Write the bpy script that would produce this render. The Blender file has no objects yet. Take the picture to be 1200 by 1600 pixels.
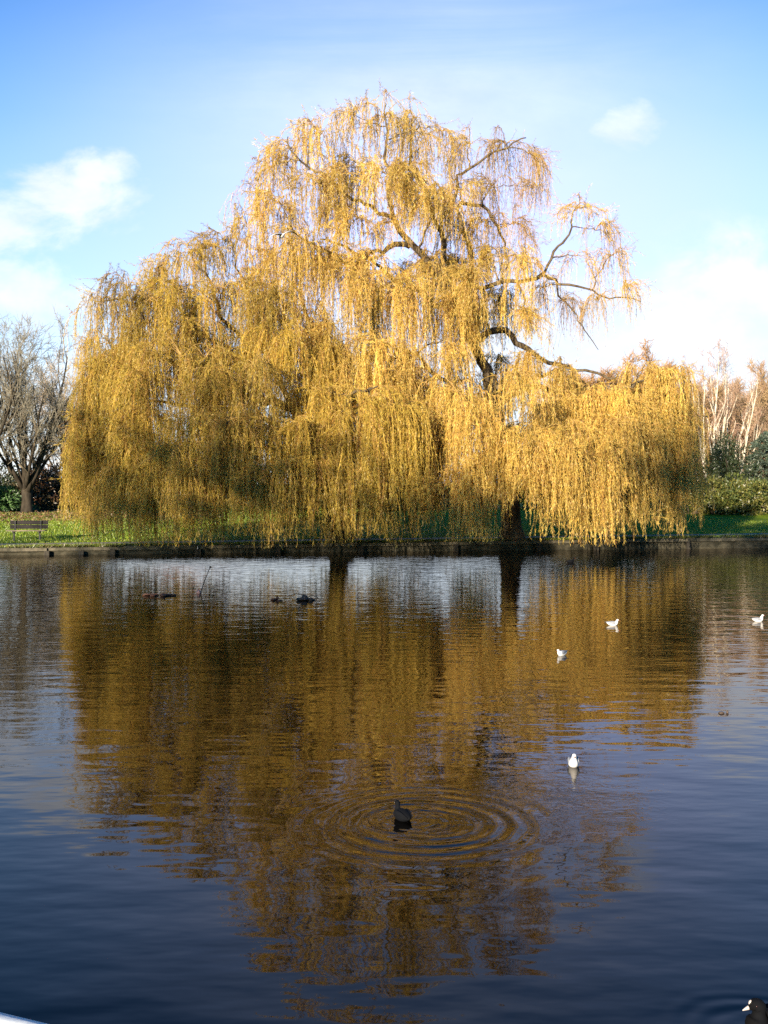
import bpy, math, random
import numpy as np
from mathutils import Vector

R = np.random.default_rng(7)
random.seed(7)
scene = bpy.context.scene
COL = scene.collection

# ------------------------------------------------------------------ camera
F, CX, HY, H = 1688.0, 600.0, 770.0, 2.43
def P(px, py, d):
    return np.array([(px - CX) / F * d, d, H + (HY - py) / F * d])
cam = bpy.data.cameras.new("camera")
cam.sensor_fit = 'VERTICAL'; cam.sensor_height = 24.0
cam.lens = 24.0 * F / 1600.0
cam.shift_y = (HY - 800.0) / 1600.0
cam.clip_start = 0.05; cam.clip_end = 5000
cam_o = bpy.data.objects.new("camera", cam)
cam_o.location = (0, 0, H); cam_o.rotation_euler = (math.radians(90), 0, 0)
COL.objects.link(cam_o); scene.camera = cam_o

# ------------------------------------------------------------------ materials
def new_mat(name):
    m = bpy.data.materials.new(name); m.use_nodes = True
    nt = m.node_tree; nt.nodes.clear()
    return m, nt, nt.nodes, nt.links
def N(nodes, t, **kw):
    n = nodes.new(t)
    for k, v in kw.items():
        if k in n.inputs: n.inputs[k].default_value = v
        else: setattr(n, k, v)
    return n
def noise_mat(name, c1, c2, scale=4.0, rough=0.85, bump=0.0, stretch=(1, 1, 1), c3=None, spec=0.3, bscale=None, detail=5):
    m, nt, ns, L = new_mat(name)
    out = N(ns, 'ShaderNodeOutputMaterial'); b = N(ns, 'ShaderNodeBsdfPrincipled')
    b.inputs['Roughness'].default_value = rough
    b.inputs['Specular IOR Level'].default_value = spec
    tc = N(ns, 'ShaderNodeTexCoord'); mp = N(ns, 'ShaderNodeMapping'); mp.inputs['Scale'].default_value = stretch
    L.new(tc.outputs['Object'], mp.inputs['Vector'])
    nz = N(ns, 'ShaderNodeTexNoise'); nz.inputs['Scale'].default_value = scale; nz.inputs['Detail'].default_value = detail
    L.new(mp.outputs['Vector'], nz.inputs['Vector'])
    cr = N(ns, 'ShaderNodeValToRGB'); e = cr.color_ramp.elements
    e[0].position = 0.32; e[0].color = (*c1, 1); e[1].position = 0.68; e[1].color = (*c2, 1)
    if c3:
        x = cr.color_ramp.elements.new(0.5); x.color = (*c3, 1)
    L.new(nz.outputs['Fac'], cr.inputs['Fac']); L.new(cr.outputs['Color'], b.inputs['Base Color'])
    if bump:
        bp = N(ns, 'ShaderNodeBump'); bp.inputs['Strength'].default_value = 1.0; bp.inputs['Distance'].default_value = bump
        nz2 = N(ns, 'ShaderNodeTexNoise'); nz2.inputs['Scale'].default_value = bscale or scale * 3; nz2.inputs['Detail'].default_value = 6
        L.new(mp.outputs['Vector'], nz2.inputs['Vector'])
        L.new(nz2.outputs['Fac'], bp.inputs['Height']); L.new(bp.outputs['Normal'], b.inputs['Normal'])
    L.new(b.outputs['BSDF'], out.inputs['Surface'])
    return m
def leaf_mat(name, trans=0.35, gloss=0.04):
    m, nt, ns, L = new_mat(name)
    out = N(ns, 'ShaderNodeOutputMaterial')
    at = N(ns, 'ShaderNodeAttribute'); at.attribute_name = 'Col'
    d = N(ns, 'ShaderNodeBsdfDiffuse'); t = N(ns, 'ShaderNodeBsdfTranslucent')
    mx = N(ns, 'ShaderNodeMixShader'); mx.inputs[0].default_value = trans
    g = N(ns, 'ShaderNodeBsdfGlossy'); g.inputs['Roughness'].default_value = 0.45
    mg = N(ns, 'ShaderNodeMixShader'); mg.inputs[0].default_value = gloss
    L.new(at.outputs['Color'], d.inputs['Color']); L.new(at.outputs['Color'], t.inputs['Color'])
    L.new(d.outputs[0], mx.inputs[1]); L.new(t.outputs[0], mx.inputs[2])
    L.new(mx.outputs[0], mg.inputs[1]); L.new(g.outputs[0], mg.inputs[2])
    L.new(mg.outputs[0], out.inputs['Surface'])
    return m
def attr_mat(name, rough=0.7, spec=0.25, nscale=60, namp=0.15):
    m, nt, ns, L = new_mat(name)
    out = N(ns, 'ShaderNodeOutputMaterial'); b = N(ns, 'ShaderNodeBsdfPrincipled')
    b.inputs['Roughness'].default_value = rough; b.inputs['Specular IOR Level'].default_value = spec
    at = N(ns, 'ShaderNodeAttribute'); at.attribute_name = 'Col'
    tc = N(ns, 'ShaderNodeTexCoord'); nz = N(ns, 'ShaderNodeTexNoise'); nz.inputs['Scale'].default_value = nscale
    L.new(tc.outputs['Object'], nz.inputs['Vector'])
    mr = N(ns, 'ShaderNodeMapRange'); mr.inputs['To Min'].default_value = 1 - namp; mr.inputs['To Max'].default_value = 1 + namp
    L.new(nz.outputs['Fac'], mr.inputs['Value'])
    vm = N(ns, 'ShaderNodeVectorMath'); vm.operation = 'SCALE'
    L.new(at.outputs['Color'], vm.inputs[0]); L.new(mr.outputs[0], vm.inputs['Scale'])
    L.new(vm.outputs[0], b.inputs['Base Color']); L.new(b.outputs[0], out.inputs['Surface'])
    return m

M_LEAF = leaf_mat('willow_leaf', 0.46, 0.03)
M_SHRUB = leaf_mat('shrub_leaf', 0.2, 0.05)
M_TWIG = attr_mat('twig', 0.8, 0.2, 3, 0.3)
M_FEATHER = attr_mat('feather', 0.6, 0.3)
M_COOT = attr_mat('coot_feather', 0.85, 0.08)
M_WBARK = noise_mat('willow_bark', (0.05, 0.036, 0.022), (0.13, 0.10, 0.062), 5, 0.95, 0.03, (1, 1, 0.25), spec=0.15)
M_GBARK = noise_mat('grey_bark', (0.065, 0.052, 0.036), (0.17, 0.14, 0.10), 4, 0.95, 0.02, (1, 1, 0.3), spec=0.15)
M_TBARK = noise_mat('shaded_bark', (0.018, 0.015, 0.011), (0.055, 0.044, 0.032), 4, 0.95, 0.02, (1, 1, 0.3), spec=0.1)  # shade on the trunks put into a darker bark colour
M_DBARK = noise_mat('dark_bark', (0.05, 0.04, 0.03), (0.12, 0.09, 0.065), 4, 0.95, 0.02, (1, 1, 0.3), spec=0.15)
M_BIRCH = noise_mat('birch_bark', (0.33, 0.28, 0.21), (0.58, 0.52, 0.42), 1.2, 0.8, 0.01, (1, 1, 5), c3=(0.48, 0.43, 0.34), spec=0.2)
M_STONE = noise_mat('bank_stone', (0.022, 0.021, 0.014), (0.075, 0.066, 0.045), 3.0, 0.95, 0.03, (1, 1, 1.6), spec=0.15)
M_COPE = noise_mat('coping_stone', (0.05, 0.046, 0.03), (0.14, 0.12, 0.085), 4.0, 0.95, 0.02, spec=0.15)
M_TIMBER = noise_mat('wet_timber', (0.018, 0.015, 0.011), (0.05, 0.042, 0.03), 6, 0.8, 0.02, (1, 1, 0.2))
M_PATH = noise_mat('path', (0.16, 0.145, 0.115), (0.27, 0.25, 0.21), 2.5, 0.95, 0.01, spec=0.15)
M_SLAT = noise_mat('bench_slat_shaded', (0.010, 0.008, 0.008), (0.024, 0.019, 0.018), 6, 0.8, 0.004, (0.3, 4, 4))  # shade on the backrest put into the slat colour
M_SEAT = noise_mat('bench_seat_lit', (0.16, 0.12, 0.08), (0.26, 0.20, 0.13), 6, 0.6, 0.004, (0.3, 4, 4))  # sunlit tone of the seat put into its colour
M_IRON = noise_mat('bench_iron', (0.012, 0.012, 0.013), (0.03, 0.03, 0.03), 20, 0.6)
M_QUAY = noise_mat('quay_paving', (0.2, 0.19, 0.17), (0.33, 0.31, 0.28), 3, 0.9, 0.01)
M_RAIL = noise_mat('rail_paint', (0.55, 0.58, 0.58), (0.72, 0.74, 0.73), 9, 0.4, 0.002)
M_BRICK = noise_mat('red_brick', (0.09, 0.04, 0.028), (0.15, 0.07, 0.045), 5, 0.9, 0.01)
M_ROOF = noise_mat('pale_roof', (0.55, 0.55, 0.56), (0.75, 0.75, 0.76), 2, 0.5)
M_ROOFT = noise_mat('roof_tile', (0.16, 0.065, 0.045), (0.25, 0.11, 0.075), 4, 0.8, 0.02)
M_WINDOW = noise_mat('dark_glass', (0.02, 0.025, 0.03), (0.04, 0.045, 0.05), 2, 0.1, spec=0.5)
M_BILL_R = noise_mat('red_bill', (0.20, 0.03, 0.02), (0.28, 0.05, 0.03), 40, 0.4)
M_BILL_W = noise_mat('white_bill', (0.36, 0.32, 0.29), (0.44, 0.39, 0.36), 40, 0.4)
M_EYE = noise_mat('bird_eye', (0.01, 0.008, 0.008), (0.02, 0.012, 0.01), 40, 0.15, spec=0.6)
M_DEBRIS = noise_mat('sodden_wood', (0.03, 0.022, 0.018), (0.08, 0.055, 0.04), 20, 0.6, 0.004)
M_RUST = noise_mat('rusty_leaf', (0.06, 0.028, 0.018), (0.12, 0.055, 0.033), 20, 0.7)
M_FLOAT = noise_mat('faded_float', (0.25, 0.13, 0.11), (0.36, 0.21, 0.18), 20, 0.5)

# ------------------------------------------------------------------ mesh helpers
class Geo:
    def __init__(s): s.v = []; s.f = []; s.c = []; s.m = []; s.n = 0
    def add(s, v, f, col=None, mi=0):
        """v (n,3); f list of (k,) arrays or (n,k) array; col per face (n,3) or (3,)"""
        v = np.asarray(v, float).reshape(-1, 3)
        groups = [f] if isinstance(f, np.ndarray) else f
        for g in groups:
            g = np.asarray(g, int)
            if g.ndim == 1: g = g[None]
            s.f.append(g + s.n)
            c = np.ones((len(g), 3)) * 0.5 if col is None else np.broadcast_to(np.asarray(col, float), (len(g), 3))
            s.c.append(c); s.m.append(np.full(len(g), mi))
        s.v.append(v); s.n += len(v)
    def mesh(s, name, mats, smooth=False, color=True):
        me = bpy.data.meshes.new(name)
        V = np.concatenate(s.v)
        loops = np.concatenate([g.ravel() for g in s.f])
        sizes = np.concatenate([np.full(len(g), g.shape[1]) for g in s.f])
        starts = np.concatenate([[0], np.cumsum(sizes)[:-1]])
        me.vertices.add(len(V)); me.vertices.foreach_set('co', V.ravel().astype(np.float32))
        me.loops.add(len(loops)); me.loops.foreach_set('vertex_index', loops.astype(np.int32))
        me.polygons.add(len(sizes)); me.polygons.foreach_set('loop_start', starts.astype(np.int32))
        me.polygons.foreach_set('loop_total', sizes.astype(np.int32))
        me.polygons.foreach_set('material_index', np.concatenate(s.m).astype(np.int32))
        me.polygons.foreach_set('use_smooth', np.full(len(sizes), bool(smooth)))
        for m in (mats if isinstance(mats, (list, tuple)) else [mats]): me.materials.append(m)
        if color:
            a = me.attributes.new('Col', 'FLOAT_COLOR', 'FACE')
            c = np.concatenate(s.c); c4 = np.ones((len(c), 4), np.float32); c4[:, :3] = c
            a.data.foreach_set('color', c4.ravel())
        me.update(calc_edges=True)
        return me
    def build(s, name, mats, parent=None, smooth=False, color=True):
        o = bpy.data.objects.new(name, s.mesh(name, mats, smooth, color)); COL.objects.link(o)
        if parent is not None: o.parent = parent
        return o

def norm(a): return a / (np.linalg.norm(a, axis=-1, keepdims=True) + 1e-12)

def tubes(geo, Pt, Rd, sides=5, ref=None, col=None, mi=0, cap=True):
    """batch of tubes: Pt (n,S,3) Rd (n,S); col (n,3) or (3,)"""
    Pt = np.asarray(Pt, float); Rd = np.asarray(Rd, float)
    if Pt.ndim == 2: Pt = Pt[None]; Rd = Rd[None]
    n, S, _ = Pt.shape
    T = np.empty_like(Pt); T[:, 1:-1] = Pt[:, 2:] - Pt[:, :-2]; T[:, 0] = Pt[:, 1] - Pt[:, 0]; T[:, -1] = Pt[:, -1] - Pt[:, -2]
    T = norm(T)
    if ref is None:
        mean = norm(Pt[:, -1] - Pt[:, 0]); ref = np.where(np.abs(mean[:, 2:3]) > 0.8, np.array([[1.0, 0.13, 0]]), np.array([[0.0, 0.1, 1.0]]))
    U = norm(np.cross(T, ref[:, None, :])); W = np.cross(T, U)
    a = np.arange(sides) / sides * 2 * np.pi
    V = Pt[:, :, None, :] + Rd[:, :, None, None] * (np.cos(a)[None, None, :, None] * U[:, :, None, :] + np.sin(a)[None, None, :, None] * W[:, :, None, :])
    idx = np.arange(n * S * sides).reshape(n, S, sides)
    A = idx[:, :-1, :]; B = idx[:, 1:, :]
    q = np.stack([A, np.roll(A, -1, 2), np.roll(B, -1, 2), B], -1).reshape(-1, 4)
    cc = None
    if col is not None:
        col = np.broadcast_to(np.asarray(col, float), (n, 3)); cc = np.repeat(col, (S - 1) * sides, 0)
    base = geo.n
    geo.add(V, q, cc, mi)
    if cap and sides >= 4:
        for k in range(n):
            geo.f.append(idx[k, -1][None] + base); geo.f.append(idx[k, 0][::-1][None] + base)
            c = np.array([[.5, .5, .5]]) if col is None else col[k:k + 1]
            geo.c += [c, c]; geo.m += [np.array([mi]), np.array([mi])]

def leaves(geo, base, dirs, length, width, col, rng, fold=None, mi=0):
    n = len(base)
    d = norm(dirs); r = norm(rng.normal(size=(n, 3))); s = norm(np.cross(d, r))
    length = np.broadcast_to(length, (n,))[:, None]; width = np.broadcast_to(width, (n,))[:, None]
    mid = base + d * length * 0.45
    V = np.stack([base, mid + s * width * .5, base + d * length, mid - s * width * .5], 1)
    geo.add(V.reshape(-1, 3), np.arange(n * 4).reshape(n, 4), col, mi)

def box(geo, x0, x1, y0, y1, z0, z1, col=None, mi=0):
    v = np.array([[x, y, z] for z in (z0, z1) for y in (y0, y1) for x in (x0, x1)], float)
    f = np.array([[0, 2, 3, 1], [4, 5, 7, 6], [0, 1, 5, 4], [2, 6, 7, 3], [0, 4, 6, 2], [1, 3, 7, 5]])
    geo.add(v, f, col, mi)

def ellipsoid(geo, c, r, nu=12, nv=8, col=None, mi=0):
    v = []; 
    for i in range(1, nv):
        th = math.pi * i / nv
        for j in range(nu):
            ph = 2 * math.pi * j / nu
            v.append((math.sin(th) * math.cos(ph), math.sin(th) * math.sin(ph), math.cos(th)))
    v += [(0, 0, 1), (0, 0, -1)]
    v = np.array(v) * np.array(r) + np.array(c)
    q = []; t = []
    for i in range(nv - 2):
        for j in range(nu):
            a = i * nu + j; b = i * nu + (j + 1) % nu
            q.append((a, a + nu, b + nu, b))
    top = (nv - 1) * nu; bot = top + 1
    for j in range(nu):
        t.append((top, j, (j + 1) % nu)); t.append((bot, (nv - 2) * nu + (j + 1) % nu, (nv - 2) * nu + j))
    geo.add(v, [np.array(q), np.array(t)], col, mi)

def empty(name, loc, rz=0.0):
    o = bpy.data.objects.new(name, None); COL.objects.link(o); o.location = loc; o.rotation_euler = (0, 0, rz); return o
def tag(o, label, cat, group=None):
    o['label'] = label; o['category'] = cat
    if group: o['group'] = group
    return o
def shift(geo, origin):
    o = np.asarray(origin, float); geo.v = [v - o for v in geo.v]; return geo

# ------------------------------------------------------------------ terrain in bank coordinates (s along the wall, t behind it)
TH = math.atan(0.178); E = np.array([math.cos(TH), math.sin(TH)]); NB = np.array([-math.sin(TH), math.cos(TH)]); B0 = np.array([0, 44.7])
def st(x, y):
    d = np.stack([np.asarray(x, float), np.asarray(y, float) - B0[1]], -1); return d @ E, d @ NB
def xy(s, t): return B0 + s * E + t * NB if np.isscalar(s) else B0 + np.asarray(s)[..., None] * E + np.asarray(t)[..., None] * NB
def gst(s, t):
    s = np.asarray(s, float); t = np.asarray(t, float)
    top = 0.36 + 0.006 * np.clip(s, -30, 30)
    z = top - 0.02 + 0.02 * np.clip(t, 0, 3) + 0.027 * np.clip(t - 4, 0, 36) + 0.012 * np.clip(t - 40, 0, 400)
    z = z + 0.05 * np.clip(t - 6, 0, 10) / 10 * (np.sin(s * .31 + 1) * np.sin(t * .23) + .5 * np.sin(s * .83 + t * .41))
    return z
def g(x, y): return gst(*st(x, y))
def ground_pt(px, d):
    x = (px - CX) / F * d; return np.array([x, d, float(g(x, d))])

def grid_sheet(ss, tt, zoff=0.0):
    S, T = np.meshgrid(ss, tt); xyv = xy(S, T); z = gst(S, T) + zoff
    V = np.concatenate([xyv, z[..., None]], -1).reshape(-1, 3)
    nt_, ns_ = S.shape; idx = np.arange(nt_ * ns_).reshape(nt_, ns_)
    q = np.stack([idx[:-1, :-1], idx[:-1, 1:], idx[1:, 1:], idx[1:, :-1]], -1).reshape(-1, 4)
    return V, q
# lawn material
m, nt, ns, L = new_mat('lawn')
out = N(ns, 'ShaderNodeOutputMaterial'); b = N(ns, 'ShaderNodeBsdfPrincipled'); b.inputs['Roughness'].default_value = 0.9; b.inputs['Specular IOR Level'].default_value = 0.1
tc = N(ns, 'ShaderNodeTexCoord')
n1 = N(ns, 'ShaderNodeTexNoise'); n1.inputs['Scale'].default_value = 0.35; n1.inputs['Detail'].default_value = 6
n2 = N(ns, 'ShaderNodeTexNoise'); n2.inputs['Scale'].default_value = 9; n2.inputs['Detail'].default_value = 8
L.new(tc.outputs['Object'], n1.inputs['Vector']); L.new(tc.outputs['Object'], n2.inputs['Vector'])
r1 = N(ns, 'ShaderNodeValToRGB'); e = r1.color_ramp.elements
e[0].position = .35; e[0].color = (0.085, 0.17, 0.008, 1); e[1].position = .7; e[1].color = (0.21, 0.28, 0.014, 1)
r2 = N(ns, 'ShaderNodeValToRGB'); e = r2.color_ramp.elements
e[0].position = .3; e[0].color = (0.45, 0.45, 0.4, 1); e[1].position = .7; e[1].color = (1.25, 1.2, 1.1, 1)
mm = N(ns, 'ShaderNodeMixRGB'); mm.blend_type = 'MULTIPLY'; mm.inputs[0].default_value = 1
L.new(n1.outputs['Fac'], r1.inputs['Fac']); L.new(n2.outputs['Fac'], r2.inputs['Fac'])
n3 = N(ns, 'ShaderNodeTexNoise'); n3.inputs['Scale'].default_value = 1.1; n3.inputs['Detail'].default_value = 7; L.new(tc.outputs['Object'], n3.inputs['Vector'])
r3 = N(ns, 'ShaderNodeMapRange'); r3.inputs['From Min'].default_value = .56; r3.inputs['From Max'].default_value = .72; L.new(n3.outputs['Fac'], r3.inputs['Value'])
mw = N(ns, 'ShaderNodeMixRGB'); L.new(r3.outputs[0], mw.inputs[0]); L.new(r1.outputs[0], mw.inputs[1]); mw.inputs[2].default_value = (.13, .10, .045, 1)
L.new(mw.outputs[0], mm.inputs[1]); L.new(r2.outputs[0], mm.inputs[2]); L.new(mm.outputs[0], b.inputs['Base Color'])
bp = N(ns, 'ShaderNodeBump'); bp.inputs['Distance'].default_value = 0.06; L.new(n2.outputs['Fac'], bp.inputs['Height']); L.new(bp.outputs['Normal'], b.inputs['Normal'])
L.new(b.outputs[0], out.inputs['Surface'])
M_LAWN = m

ss = np.concatenate([np.linspace(-1500, -80, 12), np.linspace(-60, 60, 81), np.linspace(80, 1500, 12)])
tt = np.concatenate([[0.25, 0.6], np.linspace(1, 50, 60), np.geomspace(56, 2500, 14)])
V, q = grid_sheet(ss, tt)
gg = Geo(); gg.add(V, q); lawn = gg.build('lawn', M_LAWN, smooth=True, color=False); lawn['kind'] = 'structure'
V, q = grid_sheet(np.linspace(-60, 60, 121), np.linspace(1.5, 3.0, 6), 0.012)
gg = Geo(); gg.add(V, q); o = gg.build('path', M_PATH, smooth=True, color=False); o['kind'] = 'structure'

# ------------------------------------------------------------------ water
m, nt, ns, L = new_mat('water')
out = N(ns, 'ShaderNodeOutputMaterial'); b = N(ns, 'ShaderNodeBsdfPrincipled')
b.inputs['Base Color'].default_value = (0.005, 0.0035, 0.002, 1); b.inputs['Roughness'].default_value = 0.02
b.inputs['IOR'].default_value = 1.333; b.inputs['Specular IOR Level'].default_value = 0.5
tc = N(ns, 'ShaderNodeTexCoord')
def wnoise(scale, sy, amp, detail=2.0, rot=0.0, dist=0.0):
    mp = N(ns, 'ShaderNodeMapping'); mp.inputs['Scale'].default_value = (scale, scale * sy, 1); mp.inputs['Rotation'].default_value = (0, 0, rot)
    L.new(tc.outputs['Object'], mp.inputs['Vector'])
    nz = N(ns, 'ShaderNodeTexNoise'); nz.noise_dimensions = '2D'; nz.inputs['Scale'].default_value = 1.0; nz.inputs['Detail'].default_value = detail; nz.inputs['Roughness'].default_value = 0.45; nz.inputs['Distortion'].default_value = dist
    L.new(mp.outputs['Vector'], nz.inputs['Vector'])
    ma = N(ns, 'ShaderNodeMath'); ma.operation = 'MULTIPLY'; ma.inputs[1].default_value = amp; L.new(nz.outputs['Fac'], ma.inputs[0]); return ma.outputs[0]
def mth(op, a, c=None, clamp=False):
    n = N(ns, 'ShaderNodeMath'); n.operation = op; n.use_clamp = clamp
    for i, x in enumerate((a, c)):
        if x is None: continue
        if isinstance(x, (int, float)): n.inputs[i].default_value = x
        else: L.new(x, n.inputs[i])
    return n.outputs[0]
sep = N(ns, 'ShaderNodeSeparateXYZ'); L.new(tc.outputs['Object'], sep.inputs[0]); WX, WY = sep.outputs[0], sep.outputs[1]
def radial(cx, cy):
    dx = mth('SUBTRACT', WX, cx); dy = mth('SUBTRACT', WY, cy)
    return mth('SQRT', mth('ADD', mth('MULTIPLY', dx, dx), mth('MULTIPLY', dy, dy)))
def ring(cx, cy, r0, width, lam, amp):
    wob = wnoise(1.6, 1.0, 0.10, 1)
    r = mth('ADD', radial(cx, cy), wob)
    env = mth('EXPONENT', mth('MULTIPLY', mth('POWER', mth('DIVIDE', mth('SUBTRACT', r, r0), width), 2), -1.0))
    irr = mth('MULTIPLY', mth('SUBTRACT', wnoise(2.1, 1.0, 1.0, 2, .5), .18), 2.6, True)
    return mth('MULTIPLY', mth('MULTIPLY', mth('MULTIPLY', mth('SINE', mth('MULTIPLY', r, 2 * math.pi / lam)), env), irr), amp)
far = mth('MULTIPLY', mth('SUBTRACT', WY, 6.0), 0.05, True)        # calmer near the quay
hgt = wnoise(1.0, 1.9, 0.0078, 1.5, 0.12)
hgt = mth('ADD', hgt, mth('MULTIPLY', wnoise(2.8, 2.2, 0.0040, 1.5, -0.12), mth('ADD', mth('MULTIPLY', far, 0.8), 0.45)))
hgt = mth('ADD', hgt, mth('MULTIPLY', wnoise(8.0, 1.8, 0.00045, 1, 0.1), mth('ADD', mth('MULTIPLY', far, 1.0), 0.25)))
hgt = mth('ADD', hgt, ring(0.31, 7.95, 0.64, 0.30, 0.17, 0.0030))
hgt = mth('ADD', hgt, ring(0.31, 7.95, 0.30, 0.20, 0.09, 0.0006))
hgt = mth('ADD', hgt, ring(0.14, 8.02, 0.28, 0.22, 0.085, 0.0007))
hgt = mth('ADD', hgt, ring(0.36, 7.9, 1.15, 0.35, 0.26, 0.0006))
hgt = mth('ADD', hgt, ring(1.74, 4.80, 0.36, 0.16, 0.12, 0.0006))
choppy = mth('EXPONENT', mth('MULTIPLY', mth('POWER', mth('DIVIDE', radial(1.35, 8.6), 0.75), 2), -1.0))
hgt = mth('ADD', hgt, mth('MULTIPLY', wnoise(11, 1.2, 0.0032, 2, 0.6, 0.6), choppy))
bp = N(ns, 'ShaderNodeBump'); bp.inputs['Strength'].default_value = 1.0; bp.inputs['Distance'].default_value = 1.0
L.new(hgt, bp.inputs['Height'])
fr = N(ns, 'ShaderNodeFresnel'); fr.inputs['IOR'].default_value = 1.25; L.new(bp.outputs['Normal'], fr.inputs['Normal'])
gs = N(ns, 'ShaderNodeBsdfGlossy'); gs.inputs['Roughness'].default_value = 0.015; gs.inputs['Color'].default_value = (.92, .88, .84, 1); L.new(bp.outputs['Normal'], gs.inputs['Normal'])
df = N(ns, 'ShaderNodeBsdfDiffuse'); df.inputs['Color'].default_value = (.0015, .0012, .0008, 1)
ms = N(ns, 'ShaderNodeMixShader'); L.new(fr.outputs[0], ms.inputs[0]); L.new(df.outputs[0], ms.inputs[1]); L.new(gs.outputs[0], ms.inputs[2]); L.new(ms.outputs[0], out.inputs['Surface'])
ns.remove(b)
M_WATER = m
gg = Geo(); gg.add([[-1500, 1.0, 0], [1500, 1.0, 0], [1500, 330, 0], [-1500, -190, 0]], np.array([[0, 1, 2, 3]]))
# the far side of the sheet follows the wall line
gg.v[0] = np.array([[-900, -120.0, 0], [900, -120.0, 0], list(xy(900, 0.1)) + [0], list(xy(-900, 0.1)) + [0]])
water = gg.build('water', M_WATER, color=False); water['kind'] = 'structure'

# ------------------------------------------------------------------ far bank wall
wall = empty('retaining_wall', (0, B0[1], 0), TH)
tag(wall, 'low dark stone retaining wall along the far edge of the pond', 'wall')
def wz(s): return 0.36 + 0.006 * max(-30, min(30, s))
segs = [(-60, -13.4, .30, .06), (-13.4, -7.6, .18, .02), (-7.6, 9.15, .22, 0.0), (9.15, 13.35, .30, .05), (13.35, 60, .2, .02)]
for i, (a, c, ledge, fwd) in enumerate(segs):
    gw = Geo(); gc = Geo(); n = max(1, int((c - a) / 2.2)); es = np.linspace(a, c, n + 1)
    for k in range(n):
        x0, x1 = es[k] + .006, es[k + 1] - .006; zt = wz((x0 + x1) / 2); j = R.uniform(-.02, .02)
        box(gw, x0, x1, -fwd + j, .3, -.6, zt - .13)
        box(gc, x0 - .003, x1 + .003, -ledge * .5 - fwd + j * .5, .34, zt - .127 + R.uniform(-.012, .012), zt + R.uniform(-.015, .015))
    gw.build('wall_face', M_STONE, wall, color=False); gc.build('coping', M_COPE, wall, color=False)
for s in (-13.4, -12.1, -10.9, -7.6, -4.4, -1.0, 3.0, 6.6, 9.15, 13.35, 17.5):
    gp = Geo(); w = R.uniform(.08, .13); box(gp, s - w, s + w, -.27, -.17, -.8, wz(s) - .1 + R.uniform(-.04, .02)); gp.build('timber_post', M_TIMBER, wall, color=False)

# ------------------------------------------------------------------ near quay and its rail
gq = Geo(); box(gq, -60, 60, -80, 0.75, -1, 0.83); o = gq.build('near_bank', M_QUAY, color=False); o['kind'] = 'structure'
rail = empty('handrail', (-.44, 1.238, .83)); tag(rail, 'pale painted handrail at the near edge of the pond', 'railing')
rd = norm(np.array([.042, -.018, 0])); A_ = np.array([-.44, 1.238, 1.83]) - rd * 2.1; B_ = A_ + rd * 3.0
gr = Geo(); tubes(gr, np.linspace(A_, B_, 4) - np.array([0, 0, .028]), np.full(4, .028), 16); shift(gr, rail.location).build('top_rail', M_RAIL, rail, smooth=True, color=False)
gr = Geo(); tubes(gr, np.linspace(A_, B_, 4) - np.array([0, 0, .5]), np.full(4, .018), 12); shift(gr, rail.location).build('lower_rail', M_RAIL, rail, smooth=True, color=False)
for k in (.25, 1.5, 2.75):
    gr = Geo(); p = A_ + rd * k; tubes(gr, np.array([[p[0], p[1], .80], [p[0], p[1], 1.3], [p[0], p[1], 1.79]]), np.full(3, .02), 12); shift(gr, rail.location).build('post', M_RAIL, rail, smooth=True, color=False)
# the strip of quay the rail stands on
# ------------------------------------------------------------------ willows
def polyline(pts, d0):
    return np.array([P(p[0], p[1], d0 + p[2]) for p in pts]), np.array([p[3] for p in pts])
def densify(pts, rad, step=0.35):
    out_p = []; out_r = []
    n = len(pts)
    for i in range(n - 1):
        p0 = pts[max(i - 1, 0)]; p1 = pts[i]; p2 = pts[i + 1]; p3 = pts[min(i + 2, n - 1)]
        k = max(2, int(np.linalg.norm(p2 - p1) / step))
        for u in np.arange(k) / k:
            out_p.append(.5 * ((2 * p1) + (-p0 + p2) * u + (2 * p0 - 5 * p1 + 4 * p2 - p3) * u * u + (-p0 + 3 * p1 - 3 * p2 + p3) * u ** 3))
            out_r.append(rad[i] * (1 - u) + rad[i + 1] * u)
    out_p.append(pts[-1]); out_r.append(rad[-1])
    return np.array(out_p), np.array(out_r)

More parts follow.
